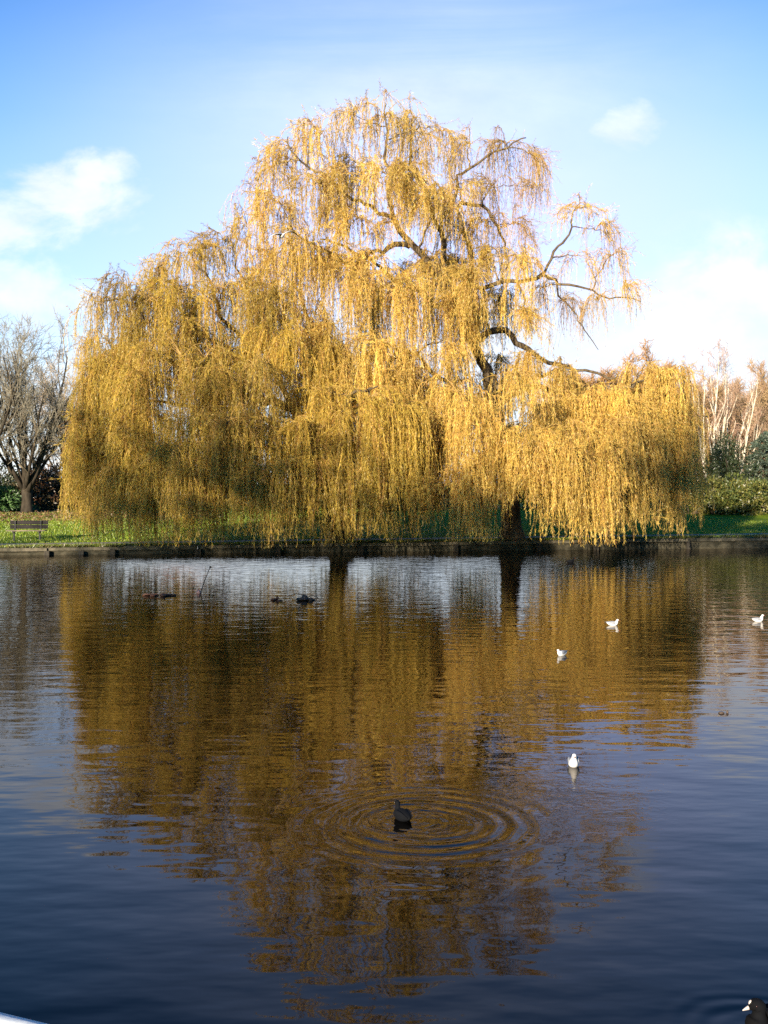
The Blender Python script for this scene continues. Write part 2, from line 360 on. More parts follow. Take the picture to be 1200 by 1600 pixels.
def willow(name, d0, trunk, limbs, clumps, top_curve, dep, fill, rng, tint, label, gaps=(), skirt=(0, 1, 0)):
    base = P(trunk[0][0], trunk[0][1], d0); base[2] = float(g(base[0], base[1])) - .1
    root = empty(name, base); tag(root, label, 'tree')
    # trunk
    tp, tr = polyline(trunk, d0); tp[0, 2] = base[2]; tp, tr = densify(tp, tr, .25)
    tr = tr * (1 + rng.normal(0, .04, len(tr))); tr[:3] *= np.array([1.35, 1.15, 1.05])
    gt = Geo(); tubes(gt, tp, tr, 14); shift(gt, base).build('trunk', M_WBARK, root, smooth=True, color=False)
    skel = [tp[len(tp) // 2:]]; srad = [tr[len(tr) // 2:]]
    gl = Geo()
    for lb in limbs:
        lp, lr = polyline(lb, d0); lp, lr = densify(lp, lr, .3)
        j = rng.normal(0, .13, lp.shape); j[1:-1] = (j[:-2] + j[1:-1] + j[2:]) / 2; j[0] = 0; lp = lp + j; lr = lr * .74
        tubes(gl, lp, lr * (1 + rng.normal(0, .05, len(lr))), 9); skel.append(lp[2:]); srad.append(lr[2:])
    shift(gl, base).build('limbs', M_WBARK, root, smooth=True, color=False)
    SP = np.concatenate(skel); SR = np.concatenate(srad)
    # clump list: hand placed + fillers
    C = [dict(p=P(c[0], c[1], d0 + c[2]), R=c[3], nb=c[4], ns=c[5], L=(c[6], c[7]), lf=c[8], tn=c[9]) for c in clumps]
    tx = np.array([t[0] for t in top_curve], float); ty = np.array([t[1] for t in top_curve], float)
    k = 0
    while k < fill:
        px = rng.uniform(tx[0] + 8, tx[-1] - 8); q_ = rng.uniform(-1, 1)
        mid = (tx[0] + tx[-1]) / 2; hw = (tx[-1] - tx[0]) / 2
        dep_x = dep * math.sqrt(max(.08, 1 - ((px - mid) / hw) ** 2))
        top = np.interp(px, tx, ty); top = top + (760 - top) * (1 - math.sqrt(max(0, 1 - q_ * q_))) * .75 + 12
        py = top + (730 - top) * rng.uniform(0, 1) ** 1.25
        if py > 735: continue
        if any(a0 < px < a1 and b0 < py < b1 for a0, a1, b0, b1 in gaps): 
            if rng.random() < .9: k += 1; continue
        lw = rng.uniform(.55, 1.25); Lc = rng.uniform(1.2, 4.0)
        C.append(dict(p=P(px, py, d0 + q_ * dep_x), R=rng.uniform(.7, 1.5), nb=int(rng.integers(7, 11)), ns=int(rng.integers(8, 12)), L=(.55 * Lc, Lc), lf=lw, tn=rng.uniform(0, 1)))
        k += 1
    for px in np.linspace(skirt[0], skirt[1], skirt[2]):
        px = px + rng.normal(0, 8); C.append(dict(p=P(px, rng.uniform(650, 745), d0 - rng.uniform(.75, 1.0) * dep * math.sqrt(max(.1, 1 - ((px - (skirt[0] + skirt[1]) / 2) / ((skirt[1] - skirt[0]) / 2 + 25)) ** 2))), R=rng.uniform(.45, .85), nb=7, ns=9, L=(1.6, 4.4), lf=rng.uniform(.8, 1.15), tn=rng.uniform(.0, .8), low=.75))
    # connect clumps to the skeleton, nearest first
    order = sorted(range(len(C)), key=lambda i: np.min(np.linalg.norm(SP - C[i]['p'], axis=1)))
    bp_, br_ = [], []
    for i in order:
        p = C[i]['p']; dd = np.linalg.norm(SP - p, axis=1) + np.clip(SP[:, 2] - p[2], 0, 9) * .6 + np.clip(.04 - SR, 0, 1) * 20
        j = int(np.argmin(dd)); a = SP[j]; ln = np.linalg.norm(p - a)
        u = np.linspace(0, 1, 9)[:, None]
        ctrl = (a + p) / 2 + np.array([0, 0, .18 * ln]) + rng.normal(0, .10 * ln, 3)
        c_ = (1 - u) ** 2 * a + 2 * u * (1 - u) * ctrl + u * u * p; c_[1:-1] += rng.normal(0, .03 * ln ** .5, (7, 3))
        r0 = min(SR[j] * .7, .02 + .014 * ln); r_ = np.linspace(r0, .014, 9)
        bp_.append(c_); br_.append(r_); SP = np.concatenate([SP, c_[2:]]); SR = np.concatenate([SR, r_[2:]])
    # branchlets arching out of every clump centre
    o_p, o_d, o_L, o_lf, o_t, o_b, o_k = [], [], [], [], [], [], []
    ax = base[:2]
    tw_p, tw_r = [], []
    for c in C:
        c['ns'] = int(c['ns'] * 1.5); bri = rng.uniform(.6, 1.12); tc = rng.uniform(.10, .6) if rng.random() < c.get('low', .5) else rng.uniform(.9, 2.5)
        out0 = c['p'][:2] - np.array([tp[len(tp) // 2][0], tp[len(tp) // 2][1]]); oa = math.atan2(out0[1], out0[0]); 
        for _ in range(c['nb']):
            az = rng.uniform(0, 2 * math.pi) if rng.random() < .55 else oa + rng.normal(0, .7)
            ln = c['R'] * rng.uniform(.5, 1.15); rise = rng.uniform(.1, .9) * ln; sag = rng.uniform(.3, 1.3) * ln
            u = np.linspace(0, 1, 7); h = np.array([math.cos(az), math.sin(az)])
            bl = np.zeros((7, 3)); bl[:, :2] = c['p'][:2] + (u * ln)[:, None] * h; bl[:, 2] = c['p'][2] + 2.2 * rise * u - (1.2 * rise + sag) * u * u
            bl[1:] += rng.normal(0, .03, (6, 3)); tw_p.append(bl); tw_r.append(np.linspace(.014, .007, 7))
            uu = rng.uniform(.12, 1, c['ns']) ** .7; uu[0] = 1
            f = uu * 6; i0 = np.minimum(f.astype(int), 5); fr = (f - i0)[:, None]
            o_p.append(bl[i0] * (1 - fr) + bl[i0 + 1] * fr)
            a2 = az + rng.normal(0, .8, c['ns']); o_d.append(np.stack([np.cos(a2), np.sin(a2)], -1))
            o_L.append(rng.uniform(c['L'][0], c['L'][1], c['ns'])); o_lf.append(np.full(c['ns'], c['lf'])); o_t.append(np.full(c['ns'], c['tn'])); o_b.append(np.full(c['ns'], bri)); o_k.append(np.full(c['ns'], tc))
    O = np.concatenate(o_p); D = np.concatenate(o_d); LN = np.concatenate(o_L); LF = np.concatenate(o_lf); TN = np.concatenate(o_t); BR = np.concatenate(o_b); LK = np.concatenate(o_k)
    n = len(O); S = 14
    tipz = LK + rng.exponential(.28, n)
    onland = st(O[:, 0], O[:, 1])[1] > 0.3
    tipz = tipz + onland * .35
    hi = np.clip((O[:, 2] - 7) / 6, 0, 1); sprig = rng.random(n) < .16 + .28 * hi
    LN = LN * (1 - .2 * hi)
    LN = np.where(sprig, rng.uniform(.35, 1.4, n), LN)
    LN = np.minimum(LN, np.maximum(O[:, 2] - tipz, .25))
    u = np.linspace(0, 1, S)[None, :]
    reach = rng.uniform(.12, .45, n)[:, None]; sl = u * LN[:, None]
    hx = reach * (1 - np.exp(-sl / .45)); up = rng.uniform(0.0, .10, n)[:, None] * np.sin(np.clip(sl / .4, 0, 1) * math.pi)
    drop = sl - .25 * (1 - np.exp(-sl / .3)) 
    sg = sprig[:, None]; reach = np.where(sg, rng.uniform(.3, .9, n)[:, None], reach); hx = np.where(sg, reach * u, hx)
    drop = np.where(sg, sl * rng.uniform(-.45, .9, n)[:, None] * (.3 + .7 * u), drop)
    X = np.zeros((n, S, 3)); X[:, :, 0] = O[:, None, 0] + hx * D[:, None, 0]; X[:, :, 1] = O[:, None, 1] + hx * D[:, None, 1]; X[:, :, 2] = O[:, None, 2] + up - drop
    ph = rng.uniform(0, 6.28, (n, 2)); wv = rng.uniform(.03, .15, (n, 1))
    X[:, :, 0] += wv * np.sin(sl * 1.7 + ph[:, :1]) * u + rng.normal(0, .012, (n, S)); X[:, :, 1] += wv * np.sin(sl * 1.5 + ph[:, 1:]) * u + rng.normal(0, .012, (n, S))
    # a light lean of whole strands
    lean = rng.normal(0, .12, (n, 2)); X[:, :, :2] += (u * LN[:, None])[:, :, None] * lean[:, None, :] * .6
    # strand colours (own colour of the twig and its leaves)
    pal = np.array(tint)
    w = np.clip(TN[:, None] * .65 + rng.normal(.18, .25, (n, 1)), 0, 1)
    scol = pal[0] * (1 - w) + pal[1] * w
    gy = np.clip(TN - 1, 0, 1)[:, None] * 2; gy = np.clip(gy, 0, .8); scol = scol * (1 - gy) + np.array([.30, .21, .13]) * gy
    br = rng.random(n) < .18; scol[br] = pal[2]
    scol = scol * rng.uniform(.75, 1.15, (n, 1)) * BR[:, None]
    gc = Geo()
    ref = np.stack([-D[:, 1], D[:, 0], np.full(n, .02)], -1)
    tubes(gc, X, np.linspace(.0065, .0035, S)[None, :] * np.ones((n, 1)), 3, ref=ref, col=scol * np.array([.55, .5, .5]) + np.array([.05, .025, .01]), mi=1, cap=False)
    tubes(gc, np.array(bp_), np.array(br_), 5, col=(.1, .08, .05), mi=2, cap=False)
    tubes(gc, np.array(tw_p), np.array(tw_r), 4, col=(.34, .22, .075), mi=1, cap=False)
    # leaves
    per = (LN * 27 * LF * (1 + .4 * hi) * np.where(sprig, 1.25, 1)).astype(int) + 1
    sid = np.repeat(np.arange(n), per); m_ = len(sid)
    uu = rng.uniform(.03, 1.0, m_) ** .9; f = uu * (S - 1); i0 = np.minimum(f.astype(int), S - 2); fr = (f - i0)[:, None]
    Bp = X[sid, i0] * (1 - fr) + X[sid, i0 + 1] * fr; Td = norm(X[sid, i0 + 1] - X[sid, i0])
    Bp = Bp + rng.normal(0, .014, Bp.shape); dirs = Td * 1.0 + rng.normal(0, .42, (m_, 3)) + np.array([0, 0, -.35])
    lc = scol[sid] * rng.uniform(.8, 1.18, (m_, 1)) * (1 + rng.normal(0, .05, (m_, 3)))
    yl = rng.random(m_) < .25; lc[yl] = lc[yl] * .4 + pal[3] * .6
    leaves(gc, Bp, dirs, rng.uniform(.08, .17, m_), rng.uniform(.009, .018, m_), np.clip(lc, 0.01, .85), rng)
    shift(gc, base).build('crown', [M_LEAF, M_TWIG, M_WBARK], root)
    print(name, 'clumps', len(C), 'strands', n, 'leaves', m_)
    return root

GOLD = [(.87, .61, .14), (.65, .445, .085), (.51, .295, .07), (.90, .72, .21)]
OLIVE = [(.63, .445, .07), (.43, .325, .055), (.41, .235, .05), (.77, .555, .09)]

T_trunk = [(800, 872, 0, .56), (799, 830, 0, .47), (795, 760, .1, .37), (782, 690, .2, .36), (772, 640, .2, .34), (765, 590, .2, .32)]
T_limbs = [
 [(765, 590, .2, .32), (740, 540, 0, .29), (705, 480, -.3, .27), (680, 430, -.5, .23), (640, 385, -.6, .18), (620, 350, -.6, .14), (605, 290, -.5, .10), (600, 220, -.3, .07), (605, 165, 0, .03)],
 [(680, 430, -.5, .20), (690, 370, .8, .15), (670, 310, 1.2, .12), (640, 240, 1.5, .09), (652, 180, 1.6, .04)],
 [(640, 385, -.6, .16), (590, 400, -1.2, .12), (550, 420, -2, .10), (500, 390, -2.6, .07), (455, 350, -3, .04)],
 [(620, 350, -.6, .13), (570, 320, -1, .10), (520, 290, -1.5, .08), (470, 250, -1.5, .05), (440, 225, -1.5, .03)],
 [(705, 480, -.3, .2), (735, 400, .2, .15), (715, 325, .3, .12), (745, 322, .2, .10), (775, 352, 0, .08), (795, 400, -.1, .04)],
 [(690, 370, .8, .12), (715, 290, .5, .09), (760, 250, .2, .07), (812, 225, 0, .03)],
 [(700, 475, -.3, .16), (740, 447, -1.2, .13), (790, 437, -1.6, .12), (840, 433, -1.8, .10), (870, 440, -1.8, .08), (920, 460, -1.9, .05), (990, 470, -2, .02)],
 [(840, 433, -1.8, .09), (850, 410, -1.7, .08), (885, 378, -1.6, .065), (896, 345, -1.5, .05), (908, 318, -1.4, .025)],
 [(870, 440, -1.8, .06), (890, 480, -1.9, .045), (915, 520, -2, .03), (930, 550, -2, .018)],
 [(800, 437, -1.6, .06), (815, 470, -1.5, .045), (825, 520, -1.5, .03)],
 [(740, 540, 0, .24), (780, 515, -.4, .2), (815, 540, -.9, .17), (850, 560, -1.3, .13), (900, 572, -1.8, .09), (960, 592, -2.2, .05)],
 [(765, 600, .2, .2), (830, 605, -1, .15), (900, 612, -1.6, .12), (960, 600, -2, .09), (1020, 588, -2, .06), (1060, 575, -2, .03)],
 [(782, 690, .2, .18), (840, 668, -2, .13), (900, 680, -3.5, .09), (960, 700, -4.2, .05)],
 [(782, 690, .2, .16), (762, 700, -2, .12), (748, 722, -4.5, .08), (742, 735, -6, .04)],
 [(772, 640, .2, .18), (820, 600, 2.5, .14), (870, 585, 5, .10), (930, 600, 6.5, .05)],
 [(772, 640, .2, .16), (720, 610, -1.5, .13), (660, 572, -3, .09), (610, 560, -4.2, .05)],
 [(705, 480, -.3, .18), (640, 450, 3, .14), (560, 400, 4.6, .09), (500, 370, 5.5, .05)],
]
# px, py, depth, R(m), branchlets, strands each, Lmin, Lmax, leafiness, tint
T_clumps = [
 (600, 184, 0, 1.3, 11, 9, 1.2, 3.4, .85, .1), (650, 184, 1.4, 1.1, 9, 8, 1.2, 3.0, .7, .2), (555, 180, 0, 1.2, 9, 9, 1.2, 3.2, .8, .1),
 (500, 212, -.8, 1.4, 10, 9, 1.5, 3.6, 1, .05), (455, 232, -1.5, 1.3, 10, 9, 1.5, 3.8, 1, .05), (425, 262, -1.2, .9, 6, 7, .8, 2.2, .7, .1),
 (690, 205, 1.2, 1.1, 8, 8, 1.2, 3.0, .6, .3), (735, 225, .8, 1.2, 9, 8, 1.4, 3.4, .5, .4), (790, 225, .2, 1.3, 12, 12, 1.4, 3.6, .24, 1.2),
 (825, 240, 0, .9, 9, 11, 1.2, 3.4, .22, 1.2), (838, 290, .1, .8, 7, 10, 1.0, 2.2, .2, 1.2), (770, 290, .5, 1.3, 11, 13, 1.6, 3.4, .22, 1.3),
 (800, 350, -.1, 1.0, 10, 11, 1.2, 2.6, .22, 1.3), (760, 345, -.4, .9, 9, 12, 1.6, 3.8, .35, 1.0), (720, 300, -.8, 1.0, 8, 8, 1.4, 3.2, .6, .3),
 (400, 300, -1.5, .9, 6, 7, .8, 2.4, .55, .2), (440, 320, -2.6, 1.3, 10, 10, 1.8, 4.6, 1.1, .1), (490, 290, -2.4, 1.3, 10, 10, 1.6, 4.4, 1.1, .05),
 (545, 270, -2, 1.4, 10, 9, 1.6, 3.6, 1, .05), (600, 270, -1.8, 1.2, 8, 9, 1.4, 3.0, .9, .1), (650, 290, -1.2, 1.1, 8, 8, 1.2, 2.8, .8, .1),
 (430, 400, -2.8, 1.2, 9, 10, 1.8, 4.4, 1.1, .3), (480, 380, -3.4, 1.3, 10, 10, 2, 5, 1.1, .1), (530, 400, -3.2, 1.2, 9, 10, 2, 5, 1.1, .1),
 (590, 405, -3.2, 1.0, 10, 10, 2, 4.6, 1.2, 0), (560, 340, -2.8, 1.0, 8, 9, 1.6, 3.6, 1, .1), (630, 440, -2.4, .8, 7, 9, 1.8, 3.6, 1, .1),
 (720, 425, -2.4, .75, 9, 11, 1.8, 4.2, 1.3, 0), (705, 470, -2.8, .7, 7, 10, 1.8, 3.8, 1.2, .05), (745, 480, -2.2, .6, 6, 9, 1.4, 3.0, 1.1, .1), (760, 400, -1.6, .6, 6, 8, 1.2, 2.4, .9, .2),
 (612, 348, -1, 1.0, 8, 8, 1.0, 2.2, .7, .2),
 (600, 545, -4.2, 1.2, 11, 11, 2, 5, 1.1, .1), (655, 560, -3.4, 1.1, 10, 10, 2, 5, 1.1, .2), (545, 560, -4, 1.2, 10, 10, 2, 5, 1.1, .25),
 (905, 325, -1.4, 1.1, 12, 8, .5, 1.7, .36, .1), (930, 360, -1.5, 1.1, 10, 7, .7, 2.6, .3, .2), (955, 400, -1.7, 1.0, 9, 7, .7, 2.8, .26, .2), (900, 400, -1.6, .9, 8, 7, .8, 3.2, .2, .6),
 (975, 450, -1.9, .9, 9, 7, .5, 1.8, .28, .3), (935, 470, -2.0, .9, 9, 7, 1.0, 2.4, .2, .6), (880, 470, -1.7, .8, 9, 8, .6, 2.2, .1, 1.3), (850, 450, -1.6, .8, 9, 8, .6, 2.0, .08, 1.3),
 (820, 560, -1.8, .8, 9, 10, 1.4, 2.6, 1.1, .1), (880, 575, -2.4, .8, 9, 10, 1.4, 2.8, 1.1, .1), (850, 640, -3.2, .9, 9, 10, 1.6, 3.2, 1.1, .4), (905, 640, -2.8, .7, 7, 9, 1.4, 2.8, 1, .3),
 (945, 620, -3.6, 1.0, 11, 11, 1.6, 3.4, 1.25, 0), (985, 630, -3.4, .8, 9, 11, 1.6, 3.4, 1.2, 0), (1000, 580, -2.4, .9, 9, 9, 1.2, 3.0, 1.1, .05), (1025, 588, -2, .9, 9, 9, 1.4, 3.4, 1.05, .1), (1056, 580, -2, .7, 9, 9, 1.4, 3.6, 1, .1),
 (1062, 640, -1.4, .5, 6, 8, 1.4, 3.4, .7, .4), (1050, 670, -2.4, .9, 8, 9, 1.4, 3.4, .8, .6), (1000, 700, -3.2, 1, 9, 9, 1.4, 3.6, .9, .7), (950, 720, -4.2, 1, 9, 9, 1.4, 3, .9, .7),
 (690, 610, -2.5, 1.1, 10, 11, 1.6, 3.6, 1, .5), (660, 690, -4.5, 1.1, 10, 11, 1.4, 3.2, 1, .6), (715, 660, -1.5, 1.0, 9, 10, 1.6, 3.4, .9, .7), (640, 600, 2, 1.2, 9, 10, 2, 4, .9, .7), (720, 600, 3, 1.2, 9, 10, 2, 4, .9, .6),
 (780, 722, -5.5, 1.2, 12, 11, 1.2, 3, 1.1, .45), (730, 740, -6, 1.0, 9, 10, 1.0, 2.8, 1, .5), (830, 710, -4.2, 1.0, 9, 10, 1.4, 3.2, 1, .6), (690, 765, -6.2, .9, 9, 9, .8, 2.2, 1, .5), (880, 745, -5, 1.0, 9, 9, 1, 2.6, .9, .8),
 (930, 775, -5, .9, 8, 8, .8, 2, .8, .8), (990, 780, -4.2, 1, 8, 8, .8, 2, .7, .8), (1040, 750, -2.4, .8, 7, 8, 1, 2.4, .6, .8),
]
T_top = [(470, 330), (520, 250), (600, 190), (650, 190), (740, 240), (830, 330), (850, 520), (900, 580), (1000, 590), (1060, 610)]
T_gaps = [(640, 740, 470, 540), (835, 1010, 280, 560), (740, 880, 190, 400)]
willow('willow_tree', 46.4, T_trunk, T_limbs, T_clumps, T_top, 7.0, 135, np.random.default_rng(11), GOLD,
       'tall golden weeping willow with one bare bough reaching right over the bank', T_gaps, (665, 1040, 13))

L_trunk = [(538, 874, 0, .56), (531, 835, 0, .44), (523, 780, .1, .34), (512, 730, .2, .34), (500, 690, .3, .33), (485, 655, .3, .32)]
L_limbs = [
 [(485, 655, .3, .31), (455, 640, 0, .27), (425, 625, -.3, .23), (400, 590, -.5, .19), (385, 550, -.6, .15), (360, 500, -.7, .11), (330, 450, -.7, .08), (305, 400, -.6, .04)],
 [(455, 640, 0, .2), (430, 570, .6, .15), (410, 520, 1, .12), (395, 470, 1.5, .09), (375, 420, 1.8, .06), (362, 370, 2, .03)],
 [(485, 655, .3, .24), (505, 600, .5, .19), (500, 560, 1, .16), (490, 520, 1.5, .13), (470, 470, 1.5, .09), (440, 430, 1.5, .05)],
 [(425, 625, -.3, .18), (370, 600, -1.5, .14), (310, 570, -2.5, .11), (250, 520, -3, .08), (190, 470, -3, .05), (155, 478, -3, .02)],
 [(400, 590, -.5, .15), (340, 540, 1, .11), (270, 480, 2, .08), (230, 425, 2.5, .04)],
 [(425, 625, -.3, .16), (350, 640, .5, .12), (260, 630, 1, .09), (180, 620, 1, .06), (145, 660, .8, .03)],
 [(485, 655, .3, .17), (440, 670, -2.5, .12), (390, 655, -5, .08), (350, 655, -6.3, .04)],
 [(500, 690, .3, .16), (520, 650, -2.5, .12), (560, 615, -5, .08), (590, 600, -6.3, .04)],
 [(485, 655, .3, .16), (540, 610, 3, .12), (600, 590, 5.2, .07)],
 [(425, 625, -.3, .16), (370, 610, 3, .12), (290, 590, 5.6, .07)],
]
L_clumps = [
 (300, 395, -.6, 1.3, 10, 9, 1.2, 3.4, .8, .6), (350, 375, 1.6, 1.2, 9, 9, 1.2, 3.2, .7, .5), (255, 412, 2, 1.3, 10, 9, 1.2, 3.4, .8, .7), (385, 350, 1.8, 1.0, 7, 8, 1.0, 3, .7, .4), (330, 385, 0, 1, 8, 9, 1.2, 3, .7, .5),
 (200, 450, -3, 1.3, 10, 9, 1.4, 3.4, .8, .7), (160, 470, -2.6, 1.0, 8, 8, 1.2, 3, .7, .7), (150, 530, -1, .8, 7, 8, 1.2, 3.4, .7, .8), (230, 470, -3.2, 1.3, 9, 10, 1.6, 4, 1, .7),
 (290, 460, -2.8, 1.3, 10, 10, 1.6, 4, 1, .6), (350, 450, -2, 1.2, 9, 10, 1.4, 3.6, 1, .5), (410, 430, 1, 1.1, 8, 9, 1.2, 3, .9, .5), (460, 450, 1.2, 1.1, 8, 8, 1, 2.6, .8, .4),
 (152, 600, .8, .9, 8, 9, 1.4, 3.6, .8, .8), (142, 680, .8, .8, 8, 9, 1.4, 3.4, .8, .8), (190, 570, -2.4, 1.2, 9, 10, 1.6, 4, 1, .8), (250, 560, -4, 1.2, 10, 10, 1.6, 4, 1.05, .6),
 (320, 560, -4, 1.2, 10, 10, 1.6, 4, 1.05, .5), (370, 560, -3, .9, 7, 9, 1.4, 3, 1, .6), (130, 740, .8, .8, 7, 8, 1, 2.6, .7, .8), (165, 650, -2, 1.0, 9, 10, 1.6, 4, 1, .7),
 (230, 650, -4, 1.1, 10, 10, 1.6, 4, 1.05, .5), (300, 660, -5.5, 1.2, 10, 11, 1.6, 4, 1.1, .4), (360, 670, -6.2, 1.1, 10, 10, 1.6, 4, 1.1, .4), (420, 672, -5.4, 1.2, 12, 11, 1.6, 4, 1.15, .15),
 (470, 680, -4.6, 1.0, 10, 10, 1.6, 4, 1.1, .2), (530, 650, -5, 1.1, 10, 10, 1.8, 4.4, 1.1, .4), (580, 625, -6, 1.2, 11, 11, 1.8, 4.8, 1.1, .4), (630, 640, -5.6, 1.0, 9, 10, 1.8, 4.4, 1.05, .6), (500, 720, -5.2, 1.0, 10, 11, 1.6, 3.6, 1.1, .3), (430, 560, -2, .9, 8, 8, .8, 1.8, .7, .5), (470, 540, 1, 1.0, 9, 9, 1.0, 2.4, .8, .5), (420, 500, -1.5, 1.0, 9, 9, 1.0, 2.2, .9, .4), (500, 560, -1, 1.0, 9, 9, 1.2, 3, .9, .4),
 (190, 730, -2.6, 1.0, 9, 9, 1, 3, .9, .7), (250, 740, -4.4, 1.0, 9, 10, 1, 3, 1, .5), (320, 750, -5.6, 1.0, 9, 10, 1, 2.8, 1, .5), (390, 760, -6, 1, 9, 10, 1, 2.6, 1, .4), (460, 770, -5.6, 1, 10, 11, 1, 2.4, 1.1, .2), (560, 740, -5.6, 1, 9, 9, 1, 2.8, 1, .6), (165, 790, -1.8, .9, 8, 9, .8, 1.8, .8, .6), (230, 795, -3.8, .9, 8, 9, .8, 1.8, .8, .5),
]
L_top = [(130, 700), (146, 560), (160, 490), (240, 430), (300, 410), (390, 380), (470, 440), (560, 560), (660, 640)]
L_gaps = [(400, 480, 560, 640)]
willow('willow_tree', 45.5, L_trunk, L_limbs, L_clumps, L_top, 6.6, 130, np.random.default_rng(23), OLIVE,
       'lower broad olive gold weeping willow left of the tall one', L_gaps, (150, 640, 18))

# ------------------------------------------------------------------ bare trees
def rot_about(v, axis, ang):
    axis = axis / np.linalg.norm(axis); c, s_ = math.cos(ang), math.sin(ang)
    return v * c + np.cross(axis, v) * s_ + axis * np.dot(axis, v) * (1 - c)
def grow(rng, starts, levels, spec):
    """spec per level: dict(n children, ang, ratio, bend, up); returns lists per level of (pts, rad)"""
    out = [[] for _ in range(levels)]
    stack = [(s, 0) for s in starts]
    while stack:
        (p, d, ln, r), lv = stack.pop()
        sp = spec[lv]; S = 7; pts = [np.array(p)]; dv = np.array(d, float)
        for k in range(S - 1):
            dv = dv + rng.normal(0, sp['bend'], 3) + np.array([0, 0, sp['up']]); dv /= np.linalg.norm(dv)
            pts.append(pts[-1] + dv * ln / (S - 1))
        pts = np.array(pts); rad = np.linspace(r, r * sp.get('taper', .35), S); out[lv].append((pts, rad))
        if lv + 1 < levels:
            nn = int(round(sp['n'] * rng.uniform(.8, 1.2)))
            for k in range(nn):
                u = sp['from'] + (1 - sp['from']) * (k + rng.uniform(0, 1)) / nn
                f = u * (S - 1); i = min(int(f), S - 2); q_ = pts[i] + (pts[i + 1] - pts[i]) * (f - i); t = pts[i + 1] - pts[i]; t /= np.linalg.norm(t)
                ax = np.cross(t, rng.normal(size=3)); cd = rot_about(t, ax, math.radians(rng.normal(sp['ang'], sp['ang'] * .25)))
                stack.append(((q_, cd, ln * sp['ratio'] * rng.uniform(.7, 1.15) * (1.1 - .45 * u), max(rad[i] * sp.get('rr', .6), .006)), lv + 1))
    return out
def bare_tree(px, d, stems, rng, bark, twig_col, label, name='bare_tree', n=(9, 6, 5), fuzz=4, twig_r=.013, up=.10, ang=36, frm=.15, trunk=None, bend=.06, fl=.55, ratio=.45):
    """stems: (dx, dy offsets at the base, lean x, lean y, length, radius); trunk: (height, radius) of the shared bole"""
    base = ground_pt(px, d); base[2] -= .1
    root = empty(name, base); tag(root, label, 'tree')
    starts = [(base + np.array([a, b_, .2 if not trunk else trunk[0] * .8]), norm(np.array([dx, dy, 1.0])), hh, rr) for a, b_, dx, dy, hh, rr in stems]
    spec = [dict(n=n[0], ang=ang, ratio=ratio, bend=bend, up=.05, **{'from': frm}, rr=.5, taper=.22),
            dict(n=n[1], ang=36, ratio=.55, bend=.12, up=up, **{'from': .15}, rr=.6),
            dict(n=n[2], ang=38, ratio=.6, bend=.15, up=up, **{'from': .15}, rr=.6),
            dict(n=0, ang=0, ratio=0, bend=.17, up=up * .6, **{'from': 0})]
    lv = grow(rng, starts, 4, spec)
    gt = Geo()
    if trunk:
        hh, rr = trunk; tubes(gt, np.array([[0, 0, -.2], [.0, 0, .25], [.03, 0, hh * .5], [0, .03, hh * .85], [0, 0, hh * 1.1]]) + base, np.array([rr * 1.5, rr * 1.15, rr, rr * 1.05, rr * .8]), 12)
    for pts, r in lv[0]:
        r = r.copy(); r[0] *= 1.2; tubes(gt, pts, r, 9)
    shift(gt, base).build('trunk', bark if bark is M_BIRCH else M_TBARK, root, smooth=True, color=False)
    gl = Geo(); tubes(gl, np.array([a for a, _ in lv[1]]), np.maximum(np.array([b_ for _, b_ in lv[1]]), .010), 5, cap=False)
    shift(gl, base).build('limbs', bark, root, smooth=True, color=False)
    gc = Geo(); A = np.array([a for a, _ in lv[2] + lv[3]]); B = np.clip(np.array([b_ for _, b_ in lv[2] + lv[3]]), twig_r * .7, twig_r * 1.8)
    tubes(gc, A, B, 3, cap=False, col=np.array(twig_col) * rng.uniform(.7, 1.3, (len(A), 1)))
    # finest twigs along every small branch
    m_ = int(len(A) * fuzz); k = rng.integers(0, len(A), m_); i = rng.integers(1, 6, m_); p0 = A[k, i]; t = norm(A[k, i] - A[k, i - 1])
    dv = norm(t + rng.normal(0, .55, (m_, 3)) + np.array([0, 0, up * 1.5])); l_ = rng.uniform(.4, 1.2, (m_, 1)) * fl
    Q = np.stack([p0, p0 + dv * l_ * .5 + rng.normal(0, .03, (m_, 3)), p0 + dv * l_ + rng.normal(0, .06, (m_, 3))], 1)
    tubes(gc, Q, np.array([[twig_r * .75, twig_r * .65, twig_r * .45]]) * np.ones((m_, 1)), 3, cap=False, col=np.array(twig_col) * rng.uniform(.7, 1.35, (m_, 1)))
    shift(gc, base).build('crown', M_TWIG, root)
    return root
def fan(rng, k, spread, length, r, off=.12):
    az = np.arange(k) / k * 2 * math.pi + rng.uniform(0, 6, 1) + rng.normal(0, .2, k); tl = spread * np.sqrt((np.arange(k) * .618 + .3) % 1)
    return [(rng.normal(0, off), rng.normal(0, off), tl[i] * math.cos(az[i]), tl[i] * math.sin(az[i]), length * rng.uniform(.8, 1.08) * (1 - .12 * tl[i]), r * rng.uniform(.7, 1.1)) for i in range(k)]
rg = np.random.default_rng(5)
bare_tree(42, 73, fan(rg, 12, .85, 9.6, .16), rg, M_GBARK, (.17, .155, .12), 'large bare grey tree with a dark trunk behind the bench', trunk=(1.9, .36), n=(8, 5, 4), fuzz=2.2, fl=.7)
bare_tree(-38, 71, fan(rg, 10, .8, 9.4, .15), rg, M_GBARK, (.17, .155, .12), 'bare grey tree cut by the left edge of the photo', trunk=(2.2, .3), n=(8, 5, 4), fuzz=2, fl=.7)
bare_tree(108, 86, fan(rg, 9, .75, 8.6, .14), rg, M_DBARK, (.25, .19, .12), 'bare brown tree half hidden by the left willow', trunk=(1.8, .28), n=(8, 6, 5), fuzz=3, fl=.7)
